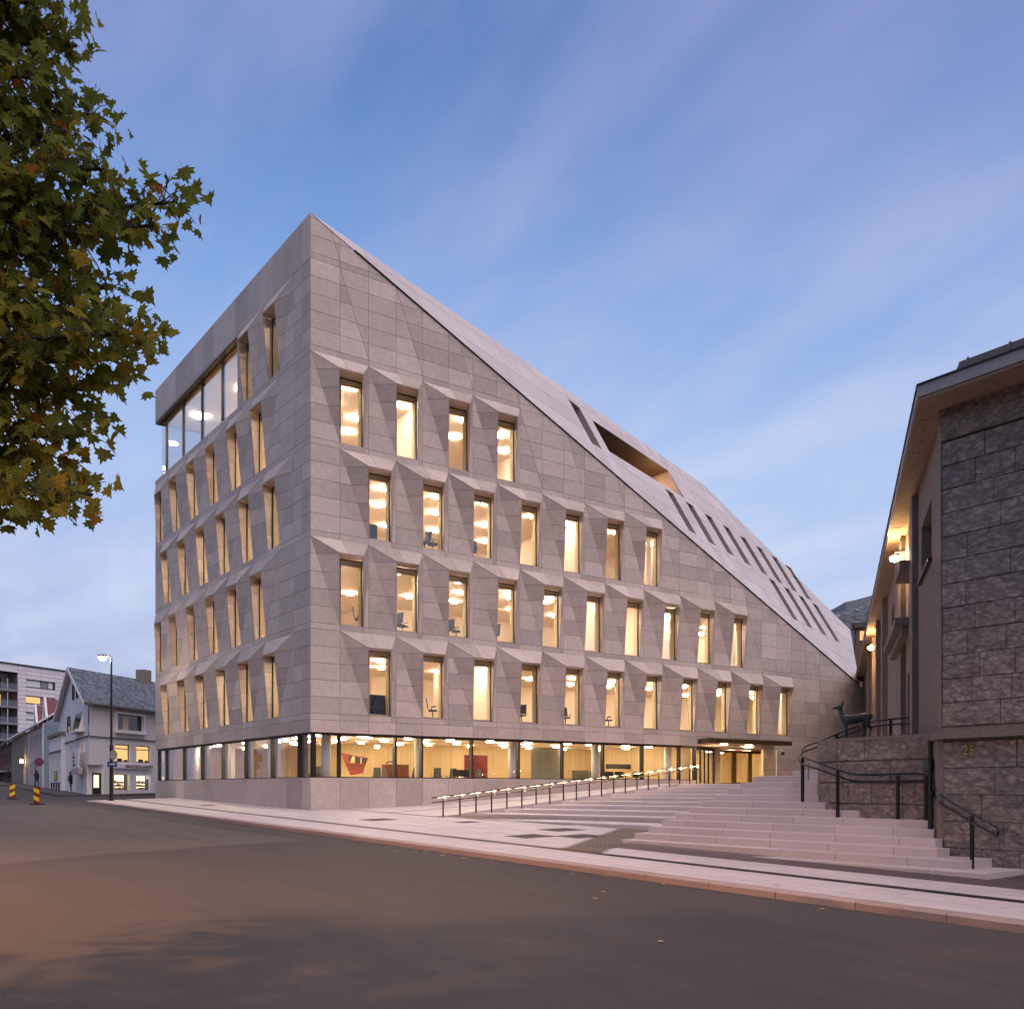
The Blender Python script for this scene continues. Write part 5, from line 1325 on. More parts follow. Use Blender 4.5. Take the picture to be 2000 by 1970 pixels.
# slate-hung building far behind the passage on the right
fb = thing('slate_building', 'grey slate-clad building glimpsed behind the passage on the right', 'building', cp(37, 112, 6))
b = MB()
def fp(px_, y_, D): return cp((px_ - 1000) / 1906 * D, D, EYE + (1540 - y_) / 1906 * D)
fr_pts = [(1630, 1197), (1652, 1192), (1652, 1175), (1668, 1172), (1690, 1166), (1720, 1158), (1720, 1420), (1630, 1420)]
lo = [fp(x, y, 105) for x, y in fr_pts]; b.hexa(lo, [v + FV * 12 for v in lo]); fw = b.build('wall', M['slate'], fb)
b = MB()
for i in range(26):
    for k in range(9):
        x0 = 1632 + k * 9 + (i % 2) * 4; y0 = 1176 + i * 4
        if y0 < 1200 - (x0 - 1630) * .38 or y0 > 1226: continue
        c = [fp(x0, y0 + 3.7, 104.9), fp(x0 + 8.6, y0 + 3.4, 104.9), fp(x0 + 8.6, y0, 104.97), fp(x0, y0 + .3, 104.97)]; b.hexa([v + FV * .05 for v in c], c, rnd(0, 1))
b.build('slate', M['slate'], fw, kind='stuff')
b = MB(); c = [fp(1668, 1226, 104.5), fp(1710, 1222, 104.5), fp(1710, 1212, 104.5), fp(1668, 1216, 104.5)]; b.hexa([v + FV * .4 for v in c], c); b.build('eaves', M['darkmetal'], fb)
b = MB(); c = [fp(1680, 1250, 104.7), fp(1692, 1250, 104.7), fp(1692, 1232, 104.7), fp(1680, 1232, 104.7)]; b.hexa([v + FV * .2 for v in c], c); b.build('window', M['lit'], fb)
b = MB(); c = [fp(1674, 1252, 104.75), fp(1674, 1231, 104.75)]; 
c = [fp(1664, 1430, 104.8), fp(1740, 1430, 104.8), fp(1740, 1226, 104.8), fp(1672, 1226, 104.8)]; b.hexa([v + FV * .3 for v in c], c); b.build('dark_wall', M['brownwood'], fb)

# ------------------------------------------------------------------ street lamp, signs, barriers
sl_ = thing('street_lamp', 'tall dark street lamp glowing at the left end of the pavement', 'street lamp', (-63.39, 15.09, pav_z(-63.39, 15.09)))
z0 = pav_z(-63.39, 15.09)
b = MB(); b.tube([(-63.39, 15.09, z0), (-63.39, 15.09, z0 + 3.4), (-63.39, 15.09, z0 + 3.5), (-63.39, 15.09, 10.3)], [.12, .11, .075, .055], 12); b.cyl((-63.39, 15.09), .22, z0, z0 + .05, 16); b.build('pole', M['blackmetal'], sl_, smooth=False)
hd = Vector((-63.39, 15.09, 10.35)) - RV * .55
b = MB(); b.tube([(-63.39, 15.09, 10.25), Vector((-63.39, 15.09, 10.42)) - RV * .15, hd + Vector((0, 0, .08))], .04, 8); b.build('arm', M['blackmetal'], sl_)
b = MB(); b.ball(hd + Vector((0, 0, .06)), (.30, .30, .09), 12); b.build('lamp_head', M['blackmetal'], sl_, smooth=True)
b = MB(); b.ball(hd - Vector((0, 0, .06)), (.24, .24, .16), 14); b.build('globe', emit('street_lamp_glow', (1.0, .78, .52), 480.), sl_, smooth=True)
o = thing('one_way_sign', 'small blue one-way sign with a white arrow on the street lamp post', 'sign', (-63.3, 15.0, 3.8))
pc = cp((219 - 1000) / 1906 * 60.0, 60.0, 3.72)
b = MB(); b.obox((pc.x, pc.y), (RV.x, RV.y), (FV.x, FV.y), .30, .012, 3.55, 3.86); b.build('plate', M['signblue'], o)
b = MB(); f_ = -FV * .02
def sgp(u, v): return pc + RV * u + Vector((0, 0, v)) + f_
b.hexa([sgp(-.2, -.03) , sgp(.08, -.03), sgp(.08, .03), sgp(-.2, .03)], [v - FV * .006 for v in (sgp(-.2, -.03), sgp(.08, -.03), sgp(.08, .03), sgp(-.2, .03))]); b.hexa([sgp(.08, -.09), sgp(.22, 0), sgp(.08, .09)], [v - FV * .006 for v in (sgp(.08, -.09), sgp(.22, 0), sgp(.08, .09))]); b.build('arrow', M['signwhite'], o)
o = thing('round_sign', 'round road sign seen nearly edge-on above the blue sign on the lamp post', 'sign', (-63.3, 15.0, 4.2))
pc = cp((221 - 1000) / 1906 * 59.8, 59.8, 4.28); ax = (RV * .88 - FV * .47)
def disc(b, c, n, r, t, k=20):
    n = n.normalized(); u = n.cross(Vector((0, 0, 1))).normalized(); v = u.cross(n)
    lo = [c + u * r * math.cos(i * 2 * math.pi / k) + v * r * math.sin(i * 2 * math.pi / k) for i in range(k)]; b.hexa(lo, [p + n * t for p in lo])
b = MB(); disc(b, pc, ax, .30, .02); b.build('plate', M['zinc'], o); b = MB(); disc(b, pc - ax * .005, ax, .24, .004); b.build('face', M['signred'], o)
ps = thing('no_stopping_sign', 'round red and blue no-stopping sign on a leaning dark pole', 'sign', cp(-39.1, 80, 1.9))
b = MB(); b.tube([cp(-39.1, 80, 1.5), cp(-39.05, 80, 4.3)], .035, 8); b.tube([cp(-39.05, 80, 4.3), cp(-38.95, 80, 4.62), cp(-38.75, 80, 4.72)], .03, 8); b.build('pole', M['blackmetal'], ps)
c = cp(-38.72, 79.9, 4.40); nn = (-FV + RV * .35)
b = MB(); disc(b, c, nn, .36, .02); b.build('rim', M['signred'], ps); b = MB(); disc(b, c + nn.normalized() * .021, nn, .27, .004); b.build('face', M['signblue'], ps)
b = MB()
for s_ in (-1, 1):
    n_ = nn.normalized(); u = n_.cross(Vector((0, 0, 1))).normalized(); v = u.cross(n_); k = (u + v * s_).normalized(); k2 = n_.cross(k); q = c + n_ * .026
    b.hexa([q - k * .27 - k2 * .035, q + k * .27 - k2 * .035, q + k * .27 + k2 * .035, q - k * .27 + k2 * .035], [p + n_ * .004 * (2 + s_) for p in (q - k * .27 - k2 * .035, q + k * .27 - k2 * .035, q + k * .27 + k2 * .035, q - k * .27 + k2 * .035)])
b.build('cross_bars', M['signred'], ps)
def barrier(px_, D, zb, label, tilt):
    o = thing('barrier_post', label, 'traffic barrier', cp(px_, D, zb), 'striped roadwork barrier posts')
    W, H = .19, 1.02; q = FV * tilt; ux = (RV + FV * tilt).normalized(); uy = Vector((-ux.y, ux.x, 0))
    c = cp(px_, D, 0)
    b = MB(); b.obox((c.x, c.y), ux, uy, W, .05, zb + .07, zb + H); b.build('panel', M['barred'], o)
    b = MB(); b.obox((c.x, c.y), ux, uy, .30, .30, zb, zb + .07); b.build('foot', M['black'], o)
    for k in range(2):
        b = MB(); z0 = zb + .17 + k * .45
        P = [c + ux * u - uy * .052 + Vector((0, 0, z0 + v)) for u, v in ((-W + .02, 0 + (.16 if px_ > -32 else 0)), (W - .02, .16 - (.16 if px_ > -32 else 0)), (W - .02, .40 - (.16 if px_ > -32 else 0)), (-W + .02, .24 + (.16 if px_ > -32 else 0)))]
        b.hexa(P, [p - uy * .006 for p in P]); b.build('stripe', M['yellow'], o)
q1 = Vector((-73.21, 11.09, 0)); barrier(q1.dot(RV), q1.dot(FV), road_z(-73.2), 'red and yellow striped barrier post standing farther left up the road', .15)
q1 = Vector((-62.2, 10.69, 0)); barrier(q1.dot(RV), q1.dot(FV), road_z(-62.2), 'red and yellow striped barrier post nearer the pavement corner', -.1)
# pavement round the white house, across the side street
b = MB(); hp = [onr(16, 0, 1.6), onr(1.2, 0, 1.6), onl(-.5, 0, 2.3), onl(40, 0, 2.5), onl(90, 0, 6), onl(90, 0, -10), onr(16, 0, -10)]
b.poly([(x, y, -G * x + .12) for x, y, z in hp]); b.add([(x, y, -G * x + .12) for x, y, z in hp[:5]] + [(x, y, -G * x - .1) for x, y, z in hp[:5]], [(i, i + 1, 6 + i, 5 + i) for i in range(4)]); tag(b.build('side_pavement', M['asphalt2']), kind='structure')

# ------------------------------------------------------------------ people
def person(pos, fwd, label, h=1.72, phone=False, walk=.0, coat=1.0):
    o = thing('person', label, 'person', pos); k = h / 1.72
    f = Vector(fwd).normalized(); r_ = Vector((f.y, -f.x, 0)); P0 = Vector(pos)
    def p(x, y, z): return P0 + r_ * x * k + f * y * k + Vector((0, 0, z * k))
    V = [p(0, 0, .92), p(0, .0, 1.15), p(0, .02, 1.38), p(0, .03, 1.50), p(0, .06, 1.60), p(0, .05, 1.70),
         p(.09, 0, .86), p(.1, walk, .48), p(.1, walk * .6, .08), p(.1, walk * .6 + .16, .04), p(-.09, 0, .86), p(-.1, -walk, .48), p(-.1, -walk * 1.6, .08), p(-.1, -walk * 1.6 + .16, .04),
         p(.18, 0, 1.40), p(.25, .02, 1.14), p(.16, .26 if phone else .1, 1.22 if phone else .92), p(.06, .34 if phone else .14, 1.36 if phone else .84),
         p(-.18, 0, 1.40), p(-.25, -.02, 1.14), p(-.2, .16, .98), p(-.14, .2, 1.0)]
    Eg = [(0, 1), (1, 2), (2, 3), (3, 4), (4, 5), (0, 6), (6, 7), (7, 8), (8, 9), (0, 10), (10, 11), (11, 12), (12, 13), (2, 14), (14, 15), (15, 16), (16, 17), (2, 18), (18, 19), (19, 20), (20, 21)]
    Rr = [.13, .135, .14, .055, .095, .08, .09, .06, .042, .035, .09, .06, .042, .035, .06, .048, .038, .03, .06, .048, .038, .03]
    skin_obj('body', V, Eg, [q * k for q in Rr], M['jeans'], o, sub=1)
    JV = [p(0, 0, .70 if coat else .88), p(0, 0, .92), p(0, .0, 1.15), p(0, .02, 1.38), V[14], V[15], V[16], V[18], V[19], V[20]]
    skin_obj('jacket', JV, [(0, 1), (1, 2), (2, 3), (3, 4), (4, 5), (5, 6), (3, 7), (7, 8), (8, 9)], [(.2 * k, .16 * k), (.19 * k, .155 * k), (.18 * k, .155 * k), (.17 * k, .14 * k), .08 * k, .066 * k, .055 * k, .08 * k, .066 * k, .055 * k], M['cloth'], o, root=1, sub=1)
    b = MB(); b.ball(p(0, .075, 1.60), (.082 * k, .09 * k, .115 * k), 12); hd_ = b.build('head', M['skin'], o, smooth=True)
    b = MB(); b.ball(p(0, .165, 1.59), .018 * k, 6); b.build('nose', M['skin'], hd_)
    b = MB(); b.ball(p(0, .035, 1.635), (.1 * k, .1 * k, .115 * k), 12); b.build('hair', M['hair'], o, smooth=True)
    for q in (V[9], V[13]):
        b = MB(); b.ball(q - f * .06 * k + Vector((0, 0, .02)), (.06 * k, .06 * k, .05 * k), 8); b.ball(q, (.05 * k, .05 * k, .04 * k), 8); b.build('shoe', M['shoe'] if phone else M['cloth'], o)
    return o
person((-87.17, 17.55, -G * -87.17 + .12), -RV, 'person in a long black coat and white shoes looking at a phone', 1.72, True, .05)
person((-109.0, 18.7, -G * -109.0 + .12), (RV * .3 + FV), 'person in a black jacket and dark jeans walking away past the grey gable', 1.72, False, .12, 0)
person((-137.5, 20.3, -G * -137.5 + .12), FV, 'dark-clothed person far up the street near the stone porch steps', 1.75, False, .1)

# ------------------------------------------------------------------ things seen through the ground-floor glass and the upper windows
def chair(pos, rot, label, group, m_='bluefab', s=1.0):
    o = thing('office_chair', label, 'chair', pos, group)
    c, s_ = math.cos(rot), math.sin(rot); X = Vector((c, s_, 0)); Y = Vector((-s_, c, 0)); P0 = Vector(pos)
    def p(x, y, z): return P0 + X * x + Y * y + Vector((0, 0, z))
    b = MB(); b.hexa([p(-.24, -.23, .44), p(.24, -.23, .44), p(.24, .23, .44), p(-.24, .23, .44)], [p(-.22, -.21, .52), p(.22, -.21, .52), p(.22, .21, .52), p(-.22, .21, .52)]); b.build('seat', M[m_], o)
    b = MB(); b.hexa([p(-.22, .22, .58), p(.22, .22, .58), p(.22, .27, .58), p(-.22, .27, .58)], [p(-.20, .34, 1.12), p(.20, .34, 1.12), p(.20, .38, 1.12), p(-.20, .38, 1.12)]); b.build('backrest', M[m_], o)
    b = MB(); b.tube([p(0, 0, .12), p(0, 0, .45)], .03, 8); b.build('column', M['black'], o)
    b = MB()
    for i in range(5): a = i * 2 * math.pi / 5; b.tube([p(0, 0, .12), p(.28 * math.cos(a), .28 * math.sin(a), .05)], .022, 6)
    b.build('star_base', M['black'], o)
    for q in (-1, 1):
        b = MB(); b.tube([p(.25 * q, .1, .48), p(.28 * q, .05, .68), p(.28 * q, -.16, .69)], .022, 6); b.build('armrest', M['black'], o)
for i, (r, k, dw, du, a) in enumerate(((1, 0, .7, .9, 2.6), (1, 1, .8, -.3, .4), (1, 1, 1.2, .45, 2.2), (1, 2, .8, -.2, .6), (1, 2, 1.0, .55, 2.5), (1, 3, .7, -.45, .5), (2, 1, .7, -.2, .3), (2, 1, .8, .5, 2.8), (2, 2, .9, -.2, .8), (0, 0, .8, -.4, .2), (0, 1, .8, .5, 2.6), (0, 3, .8, 0, .6), (0, 4, .8, .1, 1.2), (0, 5, .9, .5, 2.4))):
    off = WR / 2 if r % 2 == 0 else 0; u = off + k * WR + 2.25 + du * .8
    nth = ('first', 'second', 'third', 'fourth', 'fifth', 'sixth')[k]
    chair((BX - dw, BY + u, RZ[r] + .04 + .28), a, '%s chair by the %s window from the corner, %s row' % ('left dark office' if du < 0 else 'right dark office', nth, rowname[r]), 'office chairs at the plaza windows')
def desk(pos, w_, h_, label, m_='bluefab'):
    o = thing('desk_screen', label, 'desk screen', pos)
    b = MB(); x, y, z = pos; b.box((x - .03, y - w_ / 2, z), (x + .03, y + w_ / 2, z + h_)); b.build('panel', M[m_], o)
    b = MB(); b.box((x - .75, y - w_ / 2, z + .70), (x - .031, y + w_ / 2, z + .74)); b.build('desk_top', M['lining'], o)
    for q in (-1, 1): b = MB(); b.box((x - .6, y + q * (w_ / 2 - .06) - .03, z - .02), (x - .54, y + q * (w_ / 2 - .06) + .03, z + .70)); b.build('leg', M['black'], o)
desk((BX - .8, BY + WR / 2 + 2.5, RZ[0] + .3), 1.2, 1.15, 'dark blue desk screen behind the lowest window nearest the corner')
desk((BX - .8, BY + WR / 2 + 1.9, RZ[2] + .3), 1.1, 1.0, 'dark blue desk screen behind the third-row window nearest the corner')
FZ = 2.27
o = thing('lectern', 'wide brown-red lectern with a gooseneck lamp behind the second big pane', 'lectern', (BX - 5.0, BY + 7.5, FZ))
b = MB(); b.box((BX - 5.4, BY + 6.73, FZ), (BX - 5.0, BY + 8.26, FZ + 1.28)); b.build('front', M['maroon'], o); b = MB(); b.box((BX - 5.45, BY + 6.70, FZ + 1.281), (BX - 4.97, BY + 8.29, FZ + 1.31)); b.build('top', M['maroon'], o)
b = MB(); b.tube(smooth([(BX - 5.2, BY + 7.45, FZ + 1.31), (BX - 5.2, BY + 7.4, FZ + 1.42), (BX - 5.2, BY + 7.15, FZ + 1.47), (BX - 5.2, BY + 6.9, FZ + 1.38)]), .035, 8); b.build('lamp_arm', M['black'], o)
# wall piece: tapering red shield with dark panes
o = thing('wall_relief', 'tapering red and black painted relief hanging on the oak wall near the corner', 'artwork', (BX - 8.0, BY + 2.6, 3.0))
ax_, ay_ = BX - 8.6, BY
def wp(u, v, d=0.): return (ax_ + d, ay_ + 5.75 + (u - 1.85) * .60, 3.0 + (v - 2.35) * .64)
b = MB(); sh = [(1.85, 4.42), (4.85, 3.98), (4.2, 2.55), (2.95, 2.35)]
b.hexa([wp(u, v, -.06) for u, v in sh], [wp(u, v) for u, v in sh]); b.build('board', M['red'], o)
for q in ([(2.65, 4.20), (3.10, 4.13), (2.82, 3.55)], [(3.35, 4.08), (3.98, 3.99), (3.95, 3.45), (3.4, 3.48)], [(4.12, 3.97), (4.7, 3.9), (4.5, 3.45), (4.1, 3.45)]):
    b = MB(); b.hexa([wp(u, v, .002) for u, v in q], [wp(u, v, .02) for u, v in q]); b.build('dark_pane', M['black'], o)
b = MB(); q = [(2.62, 3.30), (4.45, 3.28), (4.40, 3.2), (2.68, 3.22)]; b.hexa([wp(u, v, .002) for u, v in q], [wp(u, v, .03) for u, v in q]); b.build('cross_bar', M['black'], o)
for (q) in ([(3.1, 4.12), (3.34, 4.08), (3.34, 3.5), (2.86, 3.52)], [(3.99, 3.98), (4.1, 3.97), (4.08, 3.45), (3.96, 3.45)]):
    b = MB(); b.hexa([wp(u, v, .002) for u, v in q], [wp(u, v, .016) for u, v in q]); b.build('pale_stripe', M['lining'], o)
o = thing('crimson_partition', 'tall crimson panel standing behind the fourth big pane', 'panel', (BX - 5.5, BY + 12, FZ)); b = MB(); b.box((BX - 5.6, BY + 12.41, FZ), (BX - 5.5, BY + 14.04, 4.24)); b.build('panel', M['crimson'], o); b = MB(); b.box((BX - 5.62, BY + 12.38, 4.241), (BX - 5.48, BY + 14.07, 4.28)); b.build('top_edge', M['lining'], o); b = MB(); b.box((BX - 5.499, BY + 13.2, 3.6), (BX - 5.46, BY + 13.6, 3.63)); b.build('handle', M['black'], o)
for i, (dx, u, a) in enumerate(((4.0, 5.75, 1.2), (4.0, 6.55, 2.4), (4.3, 8.0, -1.2), (3.6, 2.2, 1.4), (3.0, 8.9, .9), (3.2, 9.9, .4), (3.4, 10.8, -.3), (4.4, 12.9, 1.7), (4.2, 21.0, .2))):
    chair((BX - dx, BY + u, FZ - .02), a, ('black meeting chair beside the brown-red lectern', 'black meeting chair in front of the brown-red lectern', 'black chair right of the lectern with its back to the column', 'low dark chair just inside the glass corner', 'black chair left of the monitors', 'black chair before the left monitor', 'black chair before the right monitor', 'black chair in front of the crimson panel', 'black chair by the reception desk')[i], 'ground floor chairs', 'black')
for i, (dx, u) in enumerate(((2.5, 9.98), (2.5, 10.62), (2.0, 20.76), (2.0, 21.6), (2.0, 23.1))):
    o = thing('computer_monitor', 'black computer monitor behind the %s' % ('third big pane, its left one', 'third big pane, its right one', 'seventh big pane, left of a pair', 'seventh big pane, right of a pair', 'mullion beside the seventh big pane')[i] if False else ('black monitor %s' % ('behind the glass left of the crimson panel', 'overlapping the crimson panel', 'at the reception, left of its pair', 'at the reception, right of its pair', 'half hidden by a mullion near the reception')[i]), 'monitor', (BX - dx, BY + u, 2.9))
    b = MB(); b.box((BX - dx - .02, BY + u - .36, 2.9), (BX - dx + .02, BY + u + .36, 3.27)); b.build('screen', M['black'], o); b = MB(); b.box((BX - dx - .04, BY + u - .05, 2.75), (BX - dx - .021, BY + u + .05, 3.05)); b.build('stand', M['black'], o); b = MB(); b.box((BX - dx - .12, BY + u - .14, 2.73), (BX - dx + .1, BY + u + .14, 2.749)); b.build('foot', M['black'], o)
b = MB(); o = thing('reception_counter', 'long pale reception counter with dark overhead board', 'counter', (BX - 5, BY + 21, FZ)); b.box((BX - 2.6, BY + 18.2, FZ), (BX - 1.9, BY + 24.4, FZ + .45)); b.build('counter', M['lining'], o)
b = MB(); b.box((BX - 6.0, BY + 24.0, 3.55), (BX - 5.9, BY + 26.2, 3.88)); b.build('overhead_board', M['black'], o)
for i, (dx, u, w_, h_, t_) in enumerate(((2.0, 18.4, 1.2, 1.05, 'low grey fabric screen behind the sixth big pane'), (4.5, 15.2, 1.3, 2.1, 'pale curtain hung behind the fifth big pane'))):
    o = thing('fabric_screen' if i == 0 else 'curtain', t_, 'screen' if i == 0 else 'curtain', (BX - dx, BY + u, FZ)); b = MB()
    if i == 0: b.box((BX - dx, BY + u - w_ / 2, FZ), (BX - dx + .05, BY + u + w_ / 2, FZ + h_)); b.build('panel', M['greyfab'], o); b = MB(); b.box((BX - dx - .005, BY + u + w_ / 2 + .001, FZ), (BX - dx + .055, BY + u + w_ / 2 + .04, FZ + h_ + .03)); b.build('post', M['black'], o)
    else:
        pts = [(BX - 2.0 - .07 * (k % 2), BY + 14.73 + k * .086) for k in range(26)]
        for p, q in zip(pts, pts[1:]): b.poly([(p[0], p[1], FZ + .1), (q[0], q[1], FZ + .1), (q[0], q[1], GTOP - .35), (p[0], p[1], GTOP - .35)])
        b.build('cloth', mat('curtain_cloth', (.52, .50, .36), .9), o); b = MB(); b.tube([(BX - 2.03, BY + 14.7, GTOP - .33), (BX - 2.03, BY + 16.9, GTOP - .33)], .02, 6); b.build('curtain_rail', M['black'], o)
o = thing('exit_sign', 'small glowing green exit sign hanging near the oak wall', 'sign', (BX - 7, BY + 5.6, 4.5)); b = MB(); b.box((BX - 7.03, BY + 7.15, 4.55), (BX - 6.97, BY + 7.45, 4.75)); b.build('panel', M['exit'], o); b = MB(); b.tube([(BX - 7, BY + 7.3, 4.75), (BX - 7, BY + 7.3, 4.98)], .015, 6); b.build('rod', M['black'], o)
o = thing('neon_sign', 'white neon lettering glowing high behind the street-front glass near the corner', 'sign', (BX - 4.2, BY + .9, 4.6)); text('AGORA', .32, M['neon'], o, (BX - 5.95, BY + .5, 4.6), (1, 0, 0), depth=.01); b = MB(); b.box((BX - 6.0, BY + .56, 4.56), (BX - 4.7, BY + .58, 4.9)); b.build('backplate', M['column'], o)
for i, (u, w_) in enumerate(((3.2, 1.6), (2.2, 1.2))):
    o = thing('side_table', ('dark low table left of the glass corner', 'dark low cabinet at the glass corner')[i], 'table', (BX - u, BY + w_, FZ)); b = MB(); b.box((BX - u - .5, BY + w_ - .25, FZ + .62), (BX - u + .5, BY + w_ + .25, FZ + .68)); b.build('table_top', M['black'], o); b = MB(); b.box((BX - u - .4, BY + w_ - .2, FZ), (BX - u + .4, BY + w_ + .2, FZ + .619)); b.build('body', M['greyfab'], o)

# ------------------------------------------------------------------ street lamp behind the photographer, across the road
LP = cp(-18.0, 8.5, 0); lz = 11.0
o = thing('street_lamp', 'dark street lamp across the road that lights the near asphalt orange, outside the view', 'street lamp', (LP.x, LP.y, road_z(LP.x)))
b = MB(); b.tube([(LP.x, LP.y, road_z(LP.x)), (LP.x, LP.y, lz + .3)], [.11, .06], 10); b.build('pole', M['blackmetal'], o)
b = MB(); b.tube([(LP.x, LP.y, lz + .28), Vector((LP.x, LP.y, lz + .35)) + FV * .8], .04, 8); b.build('arm', M['blackmetal'], o)
b = MB(); q = Vector((LP.x, LP.y, lz + .2)) + FV * .9; b.cyl((q.x, q.y), .50, q.z - .20, q.z + .20, 20, r1=.16); b.v = b.v; b.f = b.f[:-2]; b.t = b.t[:-2]; b.m = b.m[:-2]; b.cyl((q.x, q.y), .16, q.z + .19, q.z + .30, 16); b.build('lamp_head', M['blackmetal'], o)
b = MB(); b.ball(q, (.22, .22, .14), 10); b.build('globe', emit('orange_street_glow', (1.0, .50, .20), 21000.), o)
# ------------------------------------------------------------------ maple at the left edge
random.seed(21)
tree = thing('maple_tree', 'big maple in early autumn colour, lower leaves tinted as lamplit, at the upper left edge', 'tree', cp(-8.6, 9.0, .2))
T0 = cp(-8.6, 9.0, 0)
b = MB(); b.tube([T0, T0 + Vector((.05, .05, 2.2)), T0 + Vector((0, .15, 4.6)), T0 + Vector((-.1, .2, 7.5)), T0 + Vector((0, .1, 11))], [.34, .27, .22, .15, .06], 12); b.build('trunk', M['bark'], tree, smooth=True)
def leaf_mesh(v):
    o_ = [(0, -.35), (.05, -.02), (.24, -.10), (.22, .04), (.46, .10), (.34, .22), (.40, .36), (.20, .36), (.16, .58), (.08, .54), (0, .82)]
    o_ = o_[1:]; pts = o_ + [(-x, y) for x, y in reversed(o_[:-1])]
    me_v = [(0, .12, 0)] + [(x * (1 + v * .1), y, (abs(x) * .28 + (.05 if i % 2 else -.03) - y * y * .25) * (1 if v % 2 else -.6)) for i, (x, y) in enumerate(pts)]
    n_ = len(pts); fs = [(0, 1 + i, 1 + (i + 1) % n_) for i in range(n_)]
    me_v += [(0.012, -.02, 0), (-.012, -.02, 0), (0, -.45, -.06)]; fs.append((n_ + 1, n_ + 2, n_ + 3)); return me_v, fs
LV = [leaf_mesh(i) for i in range(4)]
sprays = []                                            # (start, end, leaves)
def spray(a, e, n, sp_=.42): sprays.append((a, e, n, sp_))
for i in range(64):
    a = rnd(0, 2 * math.pi); zz = rnd(4.2, 13.0); t_ = max(.15, 1 - abs(zz - 8.6) / 6.2) ** .5; R_ = rnd(2.4, 4.3) * t_
    st = T0 + Vector((0, .15, min(10.5, 3.8 + (zz - 4) * .62)))
    e = T0 + RV * (math.cos(a) * R_) + FV * (math.sin(a) * R_ * (1.45 if math.sin(a) > 0 else 1.0)) + Vector((0, 0, zz))
    spray(st, e, 190, .70)
def pxp(x, y, D): return cp((x - 1000) / 1906 * D, D, EYE + (1540 - y) / 1906 * D)
mid = lambda z: T0 + Vector((0, .15, z))
for (x, y, D, z, n) in ((345, 395, 8.6, 6.4, 120), (300, 440, 8.4, 6.2, 130), (205, 330, 8.4, 7, 120), (190, 225, 8.8, 8, 120), (150, 90, 9, 8.5, 120), (120, 10, 8.6, 9, 130), (285, 650, 8.1, 5.4, 110), (235, 700, 8.3, 5.2, 120), (215, 560, 8.5, 5.8, 120),
                        (190, 760, 8.7, 5.0, 110), (170, 850, 8.4, 4.6, 110), (180, 965, 7.8, 4.2, 90), (140, 960, 8.2, 4.2, 110), (90, 905, 8.6, 4.4, 110), (30, 960, 8.2, 4.2, 90), (110, 740, 8.8, 5, 130), (60, 600, 8.4, 5.6, 130), (120, 480, 8.8, 6, 130), (60, 380, 8.5, 6.8, 130), (130, 260, 8.8, 7.2, 130), (70, 150, 8.6, 8, 130), (40, 30, 8.8, 9, 130), (180, 620, 8.9, 5.6, 130), (200, 420, 8.8, 6.4, 140), (20, 800, 8.3, 4.8, 120), (10, 500, 8.6, 6, 120), (-60, 700, 8.5, 5, 120), (-60, 300, 8.6, 7, 120), (-80, 920, 8.5, 4.4, 110)):
    spray(mid(z), pxp(x, y, D), int(n * 1.9), .33)
leaves = []; bi = 0; twigs = []
wind = RV * .35 - Vector((0, 0, 1)) * .8
for (a, e, n, sp_) in sprays:
    d = e - a; m1 = a + d * .45 + Vector((0, 0, .35)); pts = smooth([a, m1, e], 3)
    r0 = .042
    b = MB(); b.tube(pts, [r0 * (1 - i / len(pts)) + .007 for i in range(len(pts))], 6); b.build('branch', M['bark'], tree, smooth=True)
    for k in range(n):
        t_ = 1 - abs(random.gauss(0, .30)); t_ = min(1.0, max(.25, t_)); i = min(int(t_ * (len(pts) - 1)), len(pts) - 2); q = pts[i] + (pts[i + 1] - pts[i]) * (t_ * (len(pts) - 1) - i)
        spd = sp_ * (1.15 - .55 * t_)
        gs = lambda k_: max(-1.35, min(1.35, random.gauss(0, 1))) * k_
        q0_ = q; q = q + Vector((gs(spd), gs(spd), gs(spd * .62)))
        tip = (wind + Vector((rnd(-.7, .7), rnd(-.7, .7), rnd(-.5, .4)))).normalized()
        nn = Vector((rnd(-1, 1), rnd(-1, 1), rnd(-.2, 1.2))); x_ = tip.cross(nn)
        if x_.length < .1: continue
        x_.normalize(); z_ = x_.cross(tip); s_ = rnd(.11, .18)
        low_ = max(0, min(1, (7.5 - q.z) / 3.5)); tone = min(.99, max(0, random.gauss(.36 + .30 * low_, .17)))  # lower leaves tinted yellower: the lamp's orange light put into their colour
        if random.random() < .02: tone = .99
        leaves.append((q, x_, tip, z_, s_, tone))
        if random.random() < .4: twigs.append((q0_, q - tip * s_ * .35))
cf = FV
def lscore(l):
    v = l[0] - camv; D = v.dot(cf)
    if D < .5: return -1
    x = 1000 + 1906 * v.dot(RV) / D; y = 1540 - 1906 * v.z / D
    edge = 1.6 if x > 150 else 1.0
    return (l[4] / D * edge) if (-20 < x < 1000 and -20 < y < 1100) else -1
leaves.sort(key=lscore, reverse=True)
rest = MB(); lme = {}
for i, (q, x_, t_, z_, s_, tone) in enumerate(leaves):
    v = i % 4; mv, mf = LV[v]
    if i < 300:
        key = (v, int(tone * 6))
        if key not in lme:
            b = MB(); b.add(mv, mf, tone); lme[key] = b.data('leaf', M['leaf'])
        o = bpy.data.objects.new('leaf', lme[key]); COL.objects.link(o); o.parent = tree
        m_ = Matrix((x_ * s_, t_ * s_, z_ * s_)).transposed().to_4x4(); m_.translation = q - base(tree); o.matrix_local = m_
    else: rest.add([q + x_ * (p[0] * s_) + t_ * (p[1] * s_) + z_ * (p[2] * s_) for p in mv], mf, tone)
rest.build('foliage', M['leaf'], tree, kind='stuff')
b = MB()
